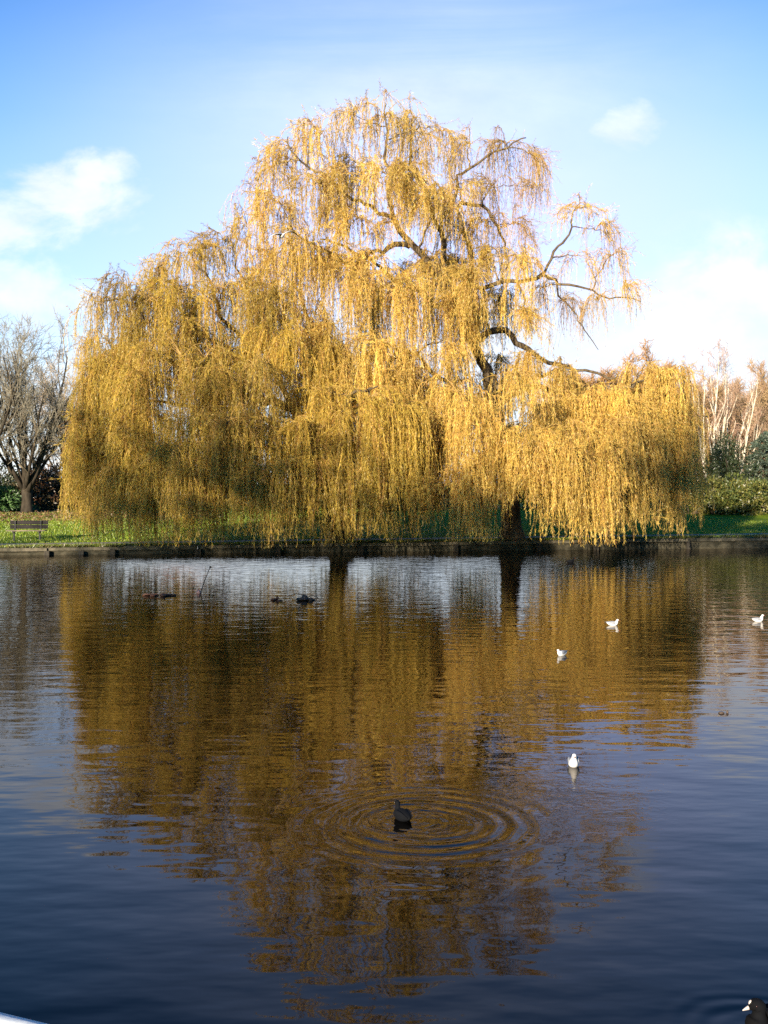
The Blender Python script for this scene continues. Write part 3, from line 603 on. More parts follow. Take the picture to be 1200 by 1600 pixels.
bare_tree(955, 86, fan(rg, 14, 1.0, 9.3, .14), rg, M_DBARK, (.30, .17, .07), 'rounded russet tree behind the right boughs of the tall willow', trunk=(1.5, .3), n=(10, 7, 5), fuzz=6, twig_r=.02, fl=.7)
bare_tree(1198, 102, fan(rg, 12, .85, 8.4, .15), rg, M_DBARK, (.25, .19, .11), 'olive brown bare tree at the right edge behind the birches', trunk=(2, .3), n=(10, 7, 5), fuzz=5, twig_r=.02, fl=.8)
bare_tree(1110, 98, fan(rg, 13, .85, 8.4, .13), rg, M_DBARK, (.30, .21, .14), 'reddish brown bare tree rising directly behind the birch stems', trunk=(1.4, .28), n=(10, 7, 5), fuzz=6, twig_r=.02, fl=.8)
bare_tree(1262, 90, fan(rg, 12, .9, 8.8, .14), rg, M_DBARK, (.28, .19, .10), 'brown bare tree beyond the right edge, its branches reaching in', trunk=(1.5, .3), n=(9, 7, 5), fuzz=5, twig_r=.02, fl=.8)
bare_tree(1165, 92, fan(rg, 16, 1.3, 7.6, .09, .5), rg, M_DBARK, (.28, .20, .12), 'low russet thicket of twigs between birches and spruce', n=(10, 7, 5), fuzz=6, twig_r=.02, fl=.7)
bare_tree(1060, 90, fan(rg, 14, 1.1, 8.0, .09, .5), rg, M_DBARK, (.29, .19, .09), 'low brown thicket left of the birch stems', n=(10, 7, 5), fuzz=6, twig_r=.02, fl=.7)
BT = (.30, .19, .13)
bk = dict(name='birch_tree', n=(8, 4, 3), fuzz=2.5, twig_r=.010, ang=24, frm=.3, bend=.035, ratio=.30)
bare_tree(1112, 79, [(-.5, 0, -.20, .05, 9, .12), (-.1, .3, -.09, -.05, 10, .125), (.1, -.2, .0, .03, 10.6, .125), (.4, .2, .04, 0, 10.2, .12), (-.8, .3, -.32, .1, 8.4, .10), (-.3, -.4, -.14, -.1, 9.2, .105), (-1.0, -.3, -.45, 0, 6.5, .09), (-1.2, .1, -.62, 0, 5.2, .08)], rg, M_BIRCH, BT, 'clump of white birch stems left of the dark yew', **bk)
bare_tree(1130, 82, [(0, 0, .0, 0, 10.4, .125), (.5, .2, .13, .05, 9.6, .115), (.2, -.3, .07, -.03, 10.0, .11)], rg, M_BIRCH, BT, 'three white birch stems rising straight behind the dark yew', **bk)
bare_tree(1148, 80, [(0, 0, .18, 0, 8.6, .12), (.4, .1, .52, .05, 7.6, .11), (.2, -.3, .34, -.03, 6.6, .09)], rg, M_BIRCH, BT, 'pair of white birch stems leaning right over the spruce', **bk)

# ------------------------------------------------------------------ shrubs and conifers
def shrub(px, d, w, h, dep, n, leaf, cols, rng, label, name='shrub', cat='shrub', lumps=9, spiky=0.0, group=None, x=None):
    base = ground_pt(px, d); root = empty(name, base); tag(root, label, cat, group)
    # lumpy mass: several overlapping ellipsoid lobes
    lc = np.stack([rng.uniform(-.5, .5, lumps) * w, rng.uniform(-.5, .5, lumps) * dep, rng.uniform(.1, .72, lumps) * h], -1)
    shrinkx = 1 - .5 * (lc[:, 2] / h) ** 2; lc[:, 0] *= shrinkx; lc[:, 1] *= shrinkx
    lr = np.stack([rng.uniform(.22, .4, lumps) * w, rng.uniform(.22, .4, lumps) * dep, rng.uniform(.2, .34, lumps) * h], -1)
    lr = np.minimum(lr, np.array([w * .5, dep * .5, h * .4]))
    k = rng.integers(0, lumps, n); dv = norm(rng.normal(size=(n, 3))); rr = rng.uniform(.3, 1.0, n) ** .5 * (1 + rng.normal(0, .08, n))
    p = lc[k] + dv * lr[k] * rr[:, None]; p[:, 2] = np.abs(p[:, 2])
    p[:, 2] = np.minimum(p[:, 2], h)
    dirs = dv + rng.normal(0, .6, (n, 3)) + np.array([0, 0, .25])
    pal = np.array(cols); ci = rng.integers(0, len(pal), lumps)
    cc = pal[ci][k] * rng.uniform(.6, 1.3, (n, 1))
    gf = Geo(); leaves(gf, p, dirs, rng.uniform(.7, 1.4, n) * leaf, rng.uniform(.3, .5, n) * leaf, np.clip(cc, .005, .8), rng)
    gf.build('foliage', M_SHRUB, root)
    gs = Geo(); m_ = max(4, lumps)
    S0 = np.stack([rng.normal(0, .06 * w, m_), rng.normal(0, .06 * dep, m_), np.full(m_, -.08)], -1); S1 = lc[rng.integers(0, lumps, m_)]
    u = np.linspace(0, 1, 5)[None, :, None]; Pm = S0[:, None] * (1 - u) + S1[:, None] * u; Pm[:, 1:4] += rng.normal(0, .03 * w, (m_, 3, 3))
    tubes(gs, Pm, np.linspace(.05, .015, 5)[None] * np.ones((m_, 1)), 5, cap=False); gs.build('stems', M_DBARK, root, smooth=True, color=False)
    return root
def spruce(px, d, h, rbase, rng, label, cols):
    base = ground_pt(px, d); root = empty('spruce_tree', base); tag(root, label, 'tree')
    gt = Geo(); tubes(gt, np.array([[0, 0, -.1], [0, 0, h * .5], [0, 0, h]]), np.array([.12, .07, .02]), 8); gt.build('trunk', M_DBARK, root, smooth=True, color=False)
    gf = Geo(); A = []; 
    nb = 120; z = np.sort(rng.uniform(.1, .98, nb)) * h
    az = rng.uniform(0, 6.28, nb); ln = rbase * (1 - z / h) ** .8 * rng.uniform(.75, 1.1, nb) + .1
    u = np.linspace(0, 1, 6)
    Pm = np.zeros((nb, 6, 3)); Pm[:, :, 0] = u * (ln * np.cos(az))[:, None]; Pm[:, :, 1] = u * (ln * np.sin(az))[:, None]; Pm[:, :, 2] = z[:, None] + (.10 * ln)[:, None] * u - (.28 * ln)[:, None] * u * u
    tubes(gf, Pm, np.linspace(.02, .006, 6)[None] * np.ones((nb, 1)), 3, col=(.08, .06, .04), cap=False, mi=1)
    n = 9000; k = rng.integers(0, nb, n); uu = rng.uniform(.1, 1, n) ** .7
    bp2 = np.stack([np.interp(uu, u, [0, .2, .4, .6, .8, 1])] * 3, -1); f = uu * 5; i0 = np.minimum(f.astype(int), 4); fr = (f - i0)[:, None]
    B = Pm[k, i0] * (1 - fr) + Pm[k, i0 + 1] * fr + rng.normal(0, .05, (n, 3)); dirs = np.stack([np.cos(az[k]), np.sin(az[k]), np.full(n, -.2)], -1) + rng.normal(0, .5, (n, 3))
    pal = np.array(cols); leaves(gf, B, dirs, rng.uniform(.16, .3, n), rng.uniform(.05, .09, n), pal[rng.integers(0, len(pal), n)] * rng.uniform(.6, 1.3, (n, 1)), rng)
    gf.build('crown', [M_SHRUB, M_TWIG], root)
    return root
YEW = [(.035, .05, .018), (.05, .06, .02), (.025, .04, .016)]
JUN = [(.095, .115, .025), (.14, .13, .028), (.06, .085, .02)]
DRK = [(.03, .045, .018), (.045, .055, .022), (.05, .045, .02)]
RUS = [(.14, .07, .03), (.10, .06, .03), (.07, .055, .025)]
rs = np.random.default_rng(99)
shrub(1136, 75, 3.2, 5.5, 2.6, 15000, .17, YEW, rs, 'dark upright yew in front of the birch stems', 'yew_tree', 'tree', lumps=16)
spruce(1192, 76, 5.6, 2.4, rs, 'blue green spruce at the right edge of the lawn', [(.09, .13, .10), (.07, .11, .08), (.12, .14, .09)])
JG = 'golden junipers along the back of the lawn'
for px, d, w, h, lab in [(1075, 72, 3.6, 2.2, 'golden green juniper hidden partly by the willow fringe, left of the others'), (1120, 71, 3.4, 2.6, 'spreading golden juniper at the foot of the dark yew'),
                    (1168, 71, 3.6, 2.9, 'feathery golden juniper between yew and spruce'), (1215, 69.5, 3.6, 2.3, 'rounded juniper cut by the right edge of the photo')]:
    shrub(px, d, w, h, 2.6, 5200, .2, JUN, rs, lab, 'juniper', 'shrub', lumps=12, group=JG)
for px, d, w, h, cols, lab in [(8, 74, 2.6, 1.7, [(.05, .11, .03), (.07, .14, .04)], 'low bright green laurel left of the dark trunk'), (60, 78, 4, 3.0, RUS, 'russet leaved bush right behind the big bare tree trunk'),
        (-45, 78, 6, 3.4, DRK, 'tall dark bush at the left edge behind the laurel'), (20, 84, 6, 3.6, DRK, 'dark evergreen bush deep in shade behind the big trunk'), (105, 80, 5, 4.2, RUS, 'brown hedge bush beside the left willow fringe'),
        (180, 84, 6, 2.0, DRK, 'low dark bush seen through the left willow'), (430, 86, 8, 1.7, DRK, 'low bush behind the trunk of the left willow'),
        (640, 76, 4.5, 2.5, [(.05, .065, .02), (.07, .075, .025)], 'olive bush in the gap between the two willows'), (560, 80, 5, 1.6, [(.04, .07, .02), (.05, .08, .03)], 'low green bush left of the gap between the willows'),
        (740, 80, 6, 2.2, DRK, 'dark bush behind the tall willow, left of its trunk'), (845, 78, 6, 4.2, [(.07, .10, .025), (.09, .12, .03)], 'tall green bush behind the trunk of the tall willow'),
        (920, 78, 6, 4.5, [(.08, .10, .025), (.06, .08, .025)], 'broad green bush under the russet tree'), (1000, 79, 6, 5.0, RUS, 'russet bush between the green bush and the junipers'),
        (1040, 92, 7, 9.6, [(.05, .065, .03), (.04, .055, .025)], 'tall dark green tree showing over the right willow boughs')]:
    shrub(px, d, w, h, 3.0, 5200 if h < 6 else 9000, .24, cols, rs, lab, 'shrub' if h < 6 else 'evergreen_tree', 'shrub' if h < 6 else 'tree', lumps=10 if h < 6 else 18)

# unseen trees added behind the camera to throw the low winter shade
gw = Geo(); rw = np.random.default_rng(3)
for x, y, h, n in [(-47, -27, 17, 900), (-40, -26, 22.5, 2200), (-34, -24, 21, 2000), (-28, -26, 20, 3200), (-22, -25, 19.5, 3200), (-15, -24, 20, 4200), (-9, -25, 20.5, 4200), (-2, -26, 20, 4500), (5, -24, 20, 5000), (13, -25, 21, 5000)]:
    n = int(n * .46); h = h + rw.normal(-.3, 1.6)
    tubes(gw, np.array([[x, y, .5], [x + .2, y, h * .5], [x, y, h * .9]]), np.array([.35, .25, .06]), 8, col=(.08, .06, .04), mi=1)
    c_ = np.stack([rw.normal(0, 2.2, 14), rw.normal(0, 2.2, 14), rw.uniform(.62, .93, 14) * h], -1); k = rw.integers(0, 14, n)
    p = c_[k] + norm(rw.normal(size=(n, 3))) * (rw.uniform(0, 1, (n, 1)) ** .5) * np.array([2.2, 2.2, 1.6]); p[:, 2] = np.minimum(p[:, 2], h)
    leaves(gw, p + np.array([x, y, .3]), rw.normal(size=(n, 3)), rw.uniform(.4, .8, n), rw.uniform(.2, .4, n), np.array([.06, .07, .03]) * rw.uniform(.6, 1.3, (n, 1)), rw)
o = gw.build('unseen_shade_trees', [M_SHRUB, M_TWIG]); o['kind'] = 'stuff'

# ------------------------------------------------------------------ buildings far behind
def house(px, d, w, dep, h, roof_h, label, name, roof_mat, flat=False):
    base = ground_pt(px, d); root = empty(name, base); tag(root, label, 'building')
    gw = Geo(); box(gw, -w / 2, w / 2, 0, dep, -.3, h); gw.build('wall', M_BRICK, root, color=False)
    gr = Geo()
    if flat: box(gr, -w / 2 - .3, w / 2 + .3, -.35, dep + .3, h + .002, h + roof_h)
    else:
        v = np.array([[-w / 2 - .3, -.4, h], [w / 2 + .3, -.4, h], [w / 2 + .3, dep + .4, h], [-w / 2 - .3, dep + .4, h], [-w / 2 - .3, dep / 2, h + roof_h], [w / 2 + .3, dep / 2, h + roof_h]])
        gr.add(v, [np.array([[0, 1, 5, 4], [2, 3, 4, 5]]), np.array([[1, 2, 5], [3, 0, 4]]), np.array([[3, 2, 1, 0]])])
    gr.build('roof', roof_mat, root, color=False)
    k = max(2, int(w / 3))
    for i in range(k):
        x = -w / 2 + (i + .5) * w / k; gf = Geo(); box(gf, x - .55, x + .55, -.06, .0, h * .32, h * .78); f = gf.build('window', M_ROOF, root, color=False)
        gp = Geo(); box(gp, x - .47, x + .47, -.075, -.03, h * .36, h * .74); gp.build('pane', M_WINDOW, f, color=False)
house(86, 92, 6, 4, 2.1, .22, 'low shed with a pale flat roof behind the bare trees', 'shed', M_ROOF, True)
house(265, 108, 13, 7, 2.0, 1.2, 'long low red brick building behind the left willow', 'brick_building', M_ROOFT)

# ------------------------------------------------------------------ bench
bp0 = ground_pt(43, 47.0); bench = empty('park_bench', bp0, TH * .4); tag(bench, 'dark wooden park bench on the lawn edge facing the path', 'bench')
W = 1.62
for k in range(2):
    gb = Geo(); box(gb, -W / 2, W / 2, .24 + .03 * k, .275 + .03 * k, .52 + .19 * k, .69 + .19 * k); gb.build('back_slat', M_SLAT, bench, color=False)
for k in range(4):
    gb = Geo(); box(gb, -W / 2 - .06, W / 2 - .02, -.24 + .115 * k, -.14 + .115 * k, .43, .465); gb.build('seat_slat', M_SEAT, bench, color=False)
for sx in (-.58, .52):
    gb = Geo(); box(gb, sx - .035, sx + .035, -.22, .2, .37, .428); box(gb, sx - .03, sx + .03, -.02, .06, -.05, .369); gb.build('leg', M_IRON, bench, color=False)
    gb = Geo(); box(gb, sx - .025, sx + .025, .202, .238, .37, .88); gb.build('back_post', M_IRON, bench, color=False)

# ------------------------------------------------------------------ fallen leaves and verge grass (uncountable)
n = 3600; s_ = rs.uniform(-22, 22, n); t_ = rs.uniform(.4, 34, n) ** 1.0
pv = np.concatenate([xy(s_, t_), (gst(s_, t_) + .03)[:, None]], -1)
gl = Geo(); dirs = np.concatenate([rs.normal(size=(n, 2)), rs.normal(0, .15, (n, 1))], -1)
d_ = norm(dirs); sd = norm(np.cross(d_, np.array([0, 0, 1.0]) + rs.normal(0, .25, (n, 3)))); ln = rs.uniform(.06, .13, n)[:, None]
V = np.stack([pv, pv + d_ * ln * .5 + sd * ln * .22, pv + d_ * ln, pv + d_ * ln * .5 - sd * ln * .22], 1)
gl.add(V.reshape(-1, 3), np.arange(n * 4).reshape(n, 4), np.array([(.26, .17, .05), (.2, .11, .045), (.32, .23, .08)])[rs.integers(0, 3, n)])
n = 9000; s_ = rs.uniform(-30, -6, n); t_ = rs.normal(28, 4, n); pv = np.concatenate([xy(s_, t_), (gst(s_, t_) + .03)[:, None]], -1)
leaves(gl, pv, np.concatenate([rs.normal(size=(n, 2)), rs.normal(.1, .3, (n, 1))], -1), rs.uniform(.1, .22, n), .1, np.array([(.15, .08, .035), (.11, .06, .03), (.2, .12, .05)])[rs.integers(0, 3, n)], rs)
o = gl.build('fallen_leaves', M_SHRUB); o['kind'] = 'stuff'
n = 170000; s_ = rs.uniform(-24, 24, n); t_ = np.where(rs.random(n) < .2, rs.uniform(.3, 1.5, n), rs.uniform(3.0, 32, n))
pv = np.concatenate([xy(s_, t_), gst(s_, t_)[:, None] - .01], -1)
gl = Geo(); leaves(gl, pv, np.concatenate([rs.normal(0, .35, (n, 2)), np.ones((n, 1))], -1), rs.uniform(.05, .12, n), .02, np.array([(.18, .25, .014), (.23, .26, .02), (.13, .21, .012)])[rs.integers(0, 3, n)] * rs.uniform(.7, 1.3, (n, 1)), rs)
n = 9000; cs = rs.uniform(-24, 24, 420); s_ = cs[rs.integers(0, 420, n)] + rs.normal(0, .12, n); t_ = rs.uniform(-.02, .5, n)
pv = np.concatenate([xy(s_, t_), gst(s_, np.maximum(t_, .3))[:, None] - .01], -1)
leaves(gl, pv, np.concatenate([rs.normal(0, .5, (n, 1)) + .1, rs.normal(-.35, .5, (n, 1)), np.full((n, 1), .8)], -1), rs.uniform(.08, .24, n), .022, np.array([(.12, .13, .03), (.17, .13, .05), (.08, .11, .02)])[rs.integers(0, 3, n)] * rs.uniform(.6, 1.2, (n, 1)), rs)
o = gl.build('grass', M_SHRUB); o['kind'] = 'stuff'

# ------------------------------------------------------------------ birds
def sweep(geo, secs, sides=16, per=4, colfn=None):
    """secs: (x, z, half width, half height) along the spine; closed body of revolution-like rings"""
    a = np.array(secs, float); n = len(a); pts = []
    for i in range(n - 1):
        p0, p1, p2, p3 = a[max(i - 1, 0)], a[i], a[i + 1], a[min(i + 2, n - 1)]
        for u in np.arange(per) / per:
            pts.append(.5 * (2 * p1 + (-p0 + p2) * u + (2 * p0 - 5 * p1 + 4 * p2 - p3) * u * u + (-p0 + 3 * p1 - 3 * p2 + p3) * u ** 3))
    pts.append(a[-1]); pts = np.array(pts); pts[:, 2:] = np.maximum(pts[:, 2:], .002)
    T = np.gradient(pts[:, :2], axis=0); T /= np.linalg.norm(T, axis=1, keepdims=True) + 1e-9
    an = np.arange(sides) / sides * 2 * np.pi
    V = np.zeros((len(pts), sides, 3))
    V[:, :, 1] = pts[:, 2:3] * np.cos(an)[None]
    V[:, :, 0] = pts[:, 0:1] - T[:, 1:2] * pts[:, 3:4] * np.sin(an)[None]
    V[:, :, 2] = pts[:, 1:2] + T[:, 0:1] * pts[:, 3:4] * np.sin(an)[None]
    m_ = len(pts); idx = np.arange(m_ * sides).reshape(m_, sides)
    q = np.stack([idx[:-1], np.roll(idx[:-1], -1, 1), np.roll(idx[1:], -1, 1), idx[1:]], -1).reshape(-1, 4)
    VV = V.reshape(-1, 3); ctr = VV[q].mean(1)
    geo.add(VV, q, colfn(ctr)); base = geo.n - len(VV)
    for ringi in (idx[0][::-1], idx[-1]):
        geo.f.append(ringi[None] + base); geo.c.append(colfn(VV[ringi].mean(0)[None])); geo.m.append(np.array([0]))
GULL = [(-.175, .075, .012, .006), (-.15, .07, .03, .014), (-.10, .055, .052, .04), (-.03, .04, .068, .062), (.04, .04, .066, .066), (.085, .058, .054, .058), (.108, .088, .038, .042), (.118, .116, .029, .032), (.130, .140, .030, .031), (.150, .146, .025, .026), (.166, .142, .013, .014), (.172, .14, .006, .007)]
def gull_col(c):
    out = np.tile(np.array([.64, .63, .61]), (len(c), 1)); return out
def gull(px, py, rz, label, up=0.0, scale=.9):
    d = H * F / (py - HY); root = empty('gull', ((px - CX) / F * d, d, 0.0), rz); root.scale = (scale,) * 3
    tag(root, label, 'gull', 'gulls swimming on the pond')
    secs = [(x, z + (up if x > .1 else 0), w, h) for x, z, w, h in GULL]
    gb = Geo(); sweep(gb, secs, colfn=gull_col); gb.build('body', M_FEATHER, root, smooth=True)
    for sy in (-1, 1):
        gw = Geo(); sp = [(.07, .06, .012, .03), (.02, .068, .02, .042), (-.06, .072, .02, .036), (-.12, .078, .014, .022), (-.17, .083, .009, .012), (-.225, .09, .003, .004)]
        sweep(gw, sp, 10, colfn=lambda c: np.where((c[:, 0:1] < -.165), np.array([[.03, .03, .03]]), np.array([[.19, .20, .225]])))
        for k in range(len(gw.v)): gw.v[k][:, 1] += sy * (.056 - .012 * np.clip((-gw.v[k][:, 0]) / .05, 0, 4))
        gw.build('wing', M_FEATHER, root, smooth=True)
        ge = Geo(); ellipsoid(ge, (.150, sy * .0235, .150 + up), (.005, .004, .005), 8, 6); ge.build('eye', M_EYE, root, smooth=True, color=False)
        ge = Geo(); ellipsoid(ge, (.128, sy * .0285, .143 + up), (.007, .004, .008), 8, 6); ge.build('ear_spot', M_EYE, root, smooth=True, color=False)
    gk = Geo(); sweep(gk, [(.165, .141 + up, .007, .008), (.185, .138 + up, .005, .006), (.208, .132 + up, .0015, .002)], 8, colfn=gull_col); gk.build('bill', M_BILL_R, root, smooth=True, color=False)
    return root
gull(957, 977, -.25, 'white gull swimming right, beside the darkest willow reflection', 0, .67)
gull(878, 1024, math.pi + .75, 'small white gull with its head turned, between the other two white gulls', -.02, .66)
gull(896, 1196, -math.pi / 2 - .1, 'nearest white gull, facing the camera right of the ripple rings', .01, .70)
gull(1184, 971, -.1, 'white gull with raised neck at the right edge of the water', .03, .66)
COOT = [(-.17, .05, .012, .008), (-.15, .05, .035, .025), (-.10, .05, .065, .05), (-.03, .045, .082, .072), (.05, .045, .078, .072), (.10, .06, .058, .06), (.13, .095, .036, .042), (.142, .135, .026, .03), (.152, .168, .030, .033), (.172, .178, .027, .029), (.192, .170, .015, .017), (.20, .168, .008, .009)]
def coot_col(c):
    k = np.clip((c[:, 0:1] - .10) / .04, 0, 1); return np.array([[.0045, .0050, .0065]]) * (1 - k) + np.array([[.003, .003, .0034]]) * k
def coot(px, py, rz, label, scale=1.0, name='coot', cat='coot', bill=M_BILL_W, group='dark waterbirds on the pond', dx=0.0, dz=0.0):
    d = H * F / (py - HY); root = empty(name, ((px - CX) / F * d, d, 0.0), rz); root.scale = (scale,) * 3; tag(root, label, cat, group)
    gb = Geo(); sweep(gb, [(x + dx * min(1, max(0, (x - .10) / .05)), z + dz * min(1, max(0, (z - .07) / .08)), w_, h_) for x, z, w_, h_ in COOT], 18, colfn=coot_col); gb.build('body', M_COOT, root, smooth=True)
    for sy in (-1, 1):
        gw = Geo(); sweep(gw, [(.07, .06, .012, .025), (.02, .07, .018, .042), (-.06, .07, .018, .036), (-.13, .066, .010, .016), (-.175, .06, .003, .004)], 10, colfn=coot_col)
        for k in range(len(gw.v)): gw.v[k][:, 1] += sy * (.07 - .010 * np.clip((-gw.v[k][:, 0]) / .05, 0, 4))
        gw.build('wing', M_COOT, root, smooth=True)
        ge = Geo(); ellipsoid(ge, (.172 + dx, sy * .023, .182 + dz), (.005, .004, .005), 8, 6); ge.build('eye', noise_eye, root, smooth=True, color=False)
    gk = Geo(); sweep(gk, [(.19 + dx, .170 + dz, .009, .011), (.208 + dx, .164 + dz, .007, .008), (.228 + dx, .156 + dz, .002, .002)], 8, colfn=gull_col); gk.build('bill', bill, root, smooth=True, color=False)
    gk = Geo(); ellipsoid(gk, (.189 + dx, 0, .186 + dz), (.011, .009, .015), 10, 8); gk.build('frontal_shield', bill, root, smooth=True, color=False)
    return root
noise_eye = noise_mat('red_eye', (.02, .004, .004), (.035, .006, .006), 40, .2)
coot(629, 1280, math.radians(118), 'black coot swimming away in the middle of the ripple rings', .64, dx=-.03, dz=-.015)
coot(1218, 1618, math.radians(186), 'black coot with white bill in the lower right corner', 1.0, dx=-.055, dz=-.035)
coot(891, 879, math.radians(10), 'tiny dark waterbird at the foot of the far wall', .85, 'moorhen', 'moorhen', M_BILL_R)
# flying gull
d = 35.0; root = empty('gull', P(440, 369, d), math.radians(-62)); root.scale = (1.15,) * 3; root.rotation_euler[0] = math.radians(16); tag(root, 'white gull in flight in front of the tall willow crown', 'gull')
gb = Geo(); sweep(gb, [(-.19, .0, .03, .006), (-.14, .0, .03, .015), (-.05, 0, .052, .05), (.04, 0, .05, .05), (.1, .01, .035, .036), (.14, .015, .03, .03), (.165, .012, .012, .013)], colfn=gull_col); gb.build('body', M_FEATHER, root, smooth=True)
gk = Geo(); sweep(gk, [(.16, .012, .008, .009), (.205, .004, .002, .002)], 8, colfn=gull_col); gk.build('bill', M_BILL_R, root, smooth=True, color=False)
for sy in (-1, 1):
    gw = Geo(); us = np.linspace(0, 1, 12); ch = .17 * (1 - us ** 2.2) + .02; y = .03 + us * .46
    zc = .035 + .07 * np.sin(us * 2.2) - .13 * us ** 2; xc = .05 + .05 * np.sin(us * 3.0) - .09 * us * us
    prof = np.array([(.5, 0), (.25, .07), (-.1, .06), (-.5, 0), (-.1, -.02), (.25, -.03)])
    V = np.stack([np.stack([xc[i] + prof[:, 0] * ch[i], np.full(6, sy * y[i]), zc[i] + prof[:, 1] * ch[i] * 1.3], -1) for i in range(12)])
    idx = np.arange(72).reshape(12, 6); q = np.stack([idx[:-1], np.roll(idx[:-1], -1, 1), np.roll(idx[1:], -1, 1), idx[1:]], -1).reshape(-1, 4)
    VV = V.reshape(-1, 3); uc = (np.abs(VV[q].mean(1)[:, 1:2]) - .03) / .46
    gw.add(VV, q, np.where(uc > .8, np.array([[.03, .03, .03]]), np.array([[.45, .47, .5]])))
    gw.f += [idx[0][::-1][None], idx[-1][None]]; gw.c += [np.array([[.45, .47, .5]]), np.array([[.03, .03, .03]])]; gw.m += [np.array([0])] * 2
    gw.build('wing', M_FEATHER, root, smooth=True)

# ------------------------------------------------------------------ things floating on the water
def at_water(px, py): 
    d = H * F / (py - HY); return np.array([(px - CX) / F * d, d, 0.0])
def scraps(geo, n, sx, sy, sz, size, rng):
    p = np.stack([rng.normal(0, sx, n), rng.normal(0, sy, n), np.abs(rng.normal(0, sz, n))], -1); 
    for q_ in p: ellipsoid(geo, q_, size * rng.uniform(.5, 1.3, 3) * np.array([1.4, 1, .6]), 7, 5)
c = at_water(476, 938); o = empty('driftwood', c); o.scale = (.72,) * 3; tag(o, 'dark knot of driftwood floating left of the trunk reflection', 'driftwood')
gd = Geo(); scraps(gd, 9, .16, .1, .05, .09, rs); ellipsoid(gd, (.0, 0, .09), (.10, .08, .085), 9, 7); gd.build('wood', M_DEBRIS, o, smooth=True, color=False)
gd = Geo(); tubes(gd, np.array([[-.45, 0, .14], [-.25, 0, .22], [-.05, 0, .16], [.15, .02, .05]]), np.array([.008, .012, .015, .012]), 6); tubes(gd, np.array([[.05, 0, .05], [.2, 0, .16], [.38, 0, .12], [.5, 0, -.01]]), np.array([.014, .012, .01, .007]), 6); gd.build('twig', M_DEBRIS, o, color=False)
gd = Geo(); scraps(gd, 6, .07, .06, .03, .05, rs); gd.v = [v + np.array([-.62, 0, 0]) for v in gd.v]; o = gd.build('floating_leaves', M_RUST, smooth=True, color=False); o.location = c; tag(o, 'small brown scrap of leaves floating just left of the dark driftwood', 'leaves')
c = at_water(249, 931); gd = Geo(); scraps(gd, 14, .18, .08, .02, .07, rs); tubes(gd, np.array([[-.5, 0, .01], [-.2, 0, .06], [.2, 0, .05], [.48, 0, .03]]), np.array([.008, .014, .014, .01]), 6); o = gd.build('floating_leaves', M_RUST, smooth=True, color=False); o.location = c; o.scale = (.8,) * 3
tag(o, 'rust brown raft of sodden leaves floating under the left willow', 'leaves')
c = at_water(310, 927); o = empty('leaning_stick', c); tag(o, 'thin stick leaning out of the water by a pinkish float', 'stick')
gd = Geo(); tubes(gd, np.array([[0, 0, -.2], [.1, 0, .16], [.17, 0, .36], [.28, 0, .62]]), np.array([.016, .014, .012, .01]), 6); ellipsoid(gd, (.29, 0, .63), (.03, .03, .03), 8, 6); gd.build('stick', M_DEBRIS, o, smooth=True, color=False)
gd = Geo(); ellipsoid(gd, (.02, -.08, .03), (.055, .055, .06), 12, 8); o = gd.build('float', M_FLOAT, smooth=True, color=False); o.location = c; tag(o, 'pinkish round float at the foot of the leaning stick', 'float')
c = at_water(1127, 1114.5); gd = Geo(); ellipsoid(gd, (0, 0, .004), (.034, .02, .016), 9, 6); ellipsoid(gd, (.07, .01, .008), (.014, .014, .02), 8, 6); o = gd.build('floating_twig', M_DEBRIS, smooth=True, color=False); o.location = c
tag(o, 'tiny dark scrap of twig floating on the blue water at right', 'twig')

# ------------------------------------------------------------------ light and sky
SUN_EL, SUN_AZ = math.radians(12.5), math.radians(24)      # behind the camera, to the left
to_sun = Vector((-math.sin(SUN_AZ) * math.cos(SUN_EL), -math.cos(SUN_AZ) * math.cos(SUN_EL), math.sin(SUN_EL)))
sl = bpy.data.lights.new('sun', 'SUN'); sl.energy = 5.0; sl.angle = math.radians(.5); sl.color = (1.0, .86, .66)
so = bpy.data.objects.new('sun', sl); COL.objects.link(so); so.rotation_euler = (-to_sun).to_track_quat('-Z', 'Y').to_euler(); so.location = (0, -30, 60)

world = bpy.data.worlds.new("World"); scene.world = world; world.use_nodes = True
nt = world.node_tree; ns = nt.nodes; L = nt.links; ns.clear()
wo = N(ns, 'ShaderNodeOutputWorld'); bg = N(ns, 'ShaderNodeBackground'); bg.inputs['Strength'].default_value = 0.098
sky = N(ns, 'ShaderNodeTexSky'); sky.sky_type = 'NISHITA'; sky.sun_disc = False; sky.sun_elevation = SUN_EL
sky.sun_rotation = math.atan2(to_sun.x, to_sun.y)
sky.air_density = 1.0; sky.dust_density = 0.6; sky.ozone_density = 2.2
tc = N(ns, 'ShaderNodeTexCoord'); sp = N(ns, 'ShaderNodeSeparateXYZ'); L.new(tc.outputs['Generated'], sp.inputs[0])
yy = mth('MAXIMUM', sp.outputs[1], .08); U = mth('DIVIDE', sp.outputs[0], yy); Vv = mth('DIVIDE', sp.outputs[2], yy)
cmb = N(ns, 'ShaderNodeCombineXYZ'); L.new(U, cmb.inputs[0]); L.new(Vv, cmb.inputs[1])
def cn(scale, sx, sy, rot, detail=6, rough=.6, dist=0.0):
    mp = N(ns, 'ShaderNodeMapping'); mp.inputs['Rotation'].default_value = (0, 0, rot); mp.inputs['Scale'].default_value = (sx, sy, 1)
    L.new(cmb.outputs[0], mp.inputs['Vector'])
    z = N(ns, 'ShaderNodeTexNoise'); z.inputs['Scale'].default_value = scale; z.inputs['Detail'].default_value = detail; z.inputs['Roughness'].default_value = rough; z.inputs['Distortion'].default_value = dist
    L.new(mp.outputs[0], z.inputs['Vector']); return z.outputs['Fac']
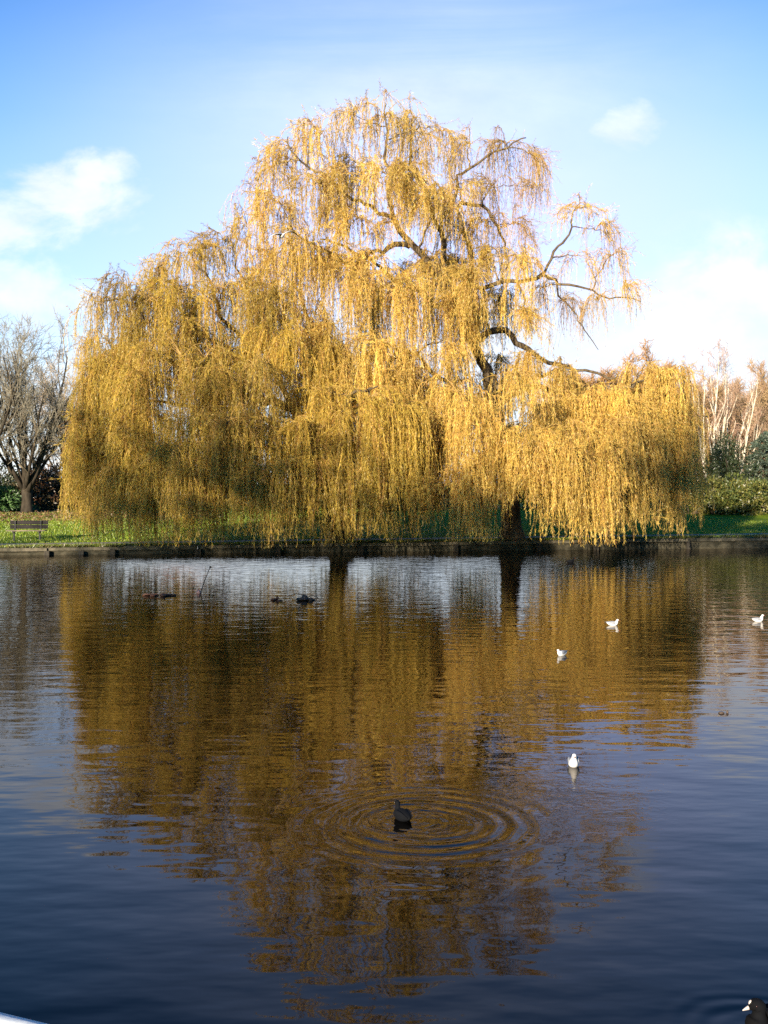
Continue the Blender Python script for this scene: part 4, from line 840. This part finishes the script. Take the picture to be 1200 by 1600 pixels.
def blob(px, py, rx, ry):
    u0, v0 = (px - CX) / F, (HY - py) / F
    a = mth('DIVIDE', mth('SUBTRACT', U, u0), rx / F); b2 = mth('DIVIDE', mth('SUBTRACT', Vv, v0), ry / F)
    return mth('EXPONENT', mth('MULTIPLY', mth('ADD', mth('MULTIPLY', a, a), mth('MULTIPLY', b2, b2)), -1.0))
puff = cn(11, 1, 1.5, 0, 8, .6, .3)
def cloud(bl, lo, hi, k=1.0):
    s = mth('ADD', bl, mth('MULTIPLY', mth('MULTIPLY', mth('SUBTRACT', puff, .5), 2.4), mth('MULTIPLY', bl, 3.0, True)))
    mr = N(ns, 'ShaderNodeMapRange'); mr.interpolation_type = 'SMOOTHSTEP'; mr.inputs['From Min'].default_value = lo; mr.inputs['From Max'].default_value = hi; mr.inputs['To Max'].default_value = k
    L.new(s, mr.inputs['Value']); return mr.outputs[0]
cl = cloud(blob(115, 310, 120, 55), .2, .95, .9)
for a in [(155, 268, 60, 36, .2, .95, .85), (20, 345, 130, 55, .2, .95, .85), (40, 465, 130, 65, .2, 1.0, .7), (985, 195, 70, 38, .25, 1.05, .62), (1110, 480, 260, 110, .1, 1.0, .8), (1000, 540, 700, 70, .1, 1.0, .7), (250, 600, 400, 70, .2, 1.0, .5)]:
    cl = mth('MAXIMUM', cl, cloud(blob(*a[:4]), *a[4:]))
# thin high veil: streaks fanning up out of the middle
st_ = cn(2.2, 1, 4.5, -.55, 8, .62, .6)
veil = mth('MULTIPLY', blob(660, 120, 320, 180), mth('MULTIPLY', mth('SUBTRACT', st_, .22), 2.0, True))
veil2 = mth('MULTIPLY', blob(740, 350, 900, 380), .86)
cl = mth('MAXIMUM', cl, mth('MULTIPLY', veil, .65, True))
mix = N(ns, 'ShaderNodeMixRGB')
hs = N(ns, 'ShaderNodeHueSaturation'); hs.inputs['Saturation'].default_value = 1.5
gt_ = N(ns, 'ShaderNodeMapRange'); gt_.interpolation_type = 'SMOOTHSTEP'; gt_.inputs['From Min'].default_value = .26; gt_.inputs['From Max'].default_value = .62; L.new(Vv, gt_.inputs['Value'])
mg_ = N(ns, 'ShaderNodeMixRGB'); mg_.blend_type = 'MULTIPLY'; L.new(gt_.outputs[0], mg_.inputs[0]); L.new(sky.outputs[0], mg_.inputs[1]); mg_.inputs[2].default_value = (.33, .55, .80, 1); L.new(mg_.outputs[0], hs.inputs['Color'])
mixv = N(ns, 'ShaderNodeMixRGB'); L.new(veil2, mixv.inputs[0]); L.new(hs.outputs[0], mixv.inputs[1]); mixv.inputs[2].default_value = (3.15, 3.6, 6.4, 1)
lowhaze = mth('MULTIPLY', mth('EXPONENT', mth('MULTIPLY', mth('POWER', mth('DIVIDE', Vv, .16), 2), -1.0)), .8)
mixh = N(ns, 'ShaderNodeMixRGB'); L.new(lowhaze, mixh.inputs[0]); L.new(mixv.outputs[0], mixh.inputs[1]); mixh.inputs[2].default_value = (4.4, 4.75, 5.3, 1)
L.new(cl, mix.inputs[0]); L.new(mixh.outputs[0], mix.inputs[1]); cm = N(ns, 'ShaderNodeMixRGB'); L.new(mth('MULTIPLY', mth('SUBTRACT', cn(7, 1, 1.8, .3, 6), .35), 3.0, True), cm.inputs[0]); cm.inputs[1].default_value = (3.2, 3.5, 4.1, 1); cm.inputs[2].default_value = (4.5, 4.65, 4.9, 1); L.new(cm.outputs[0], mix.inputs[2])
L.new(mix.outputs[0], bg.inputs['Color']); L.new(bg.outputs[0], wo.inputs['Surface'])

# ------------------------------------------------------------------ render settings
scene.view_settings.view_transform = 'Standard'; scene.view_settings.look = 'None'
scene.view_settings.exposure = 1.46; scene.view_settings.gamma = 1.0
scene.render.engine = 'CYCLES'
c = scene.cycles
c.max_bounces = 6; c.diffuse_bounces = 3; c.glossy_bounces = 3; c.transmission_bounces = 3; c.transparent_max_bounces = 4
c.caustics_reflective = False; c.caustics_refractive = False
c.use_denoising = False
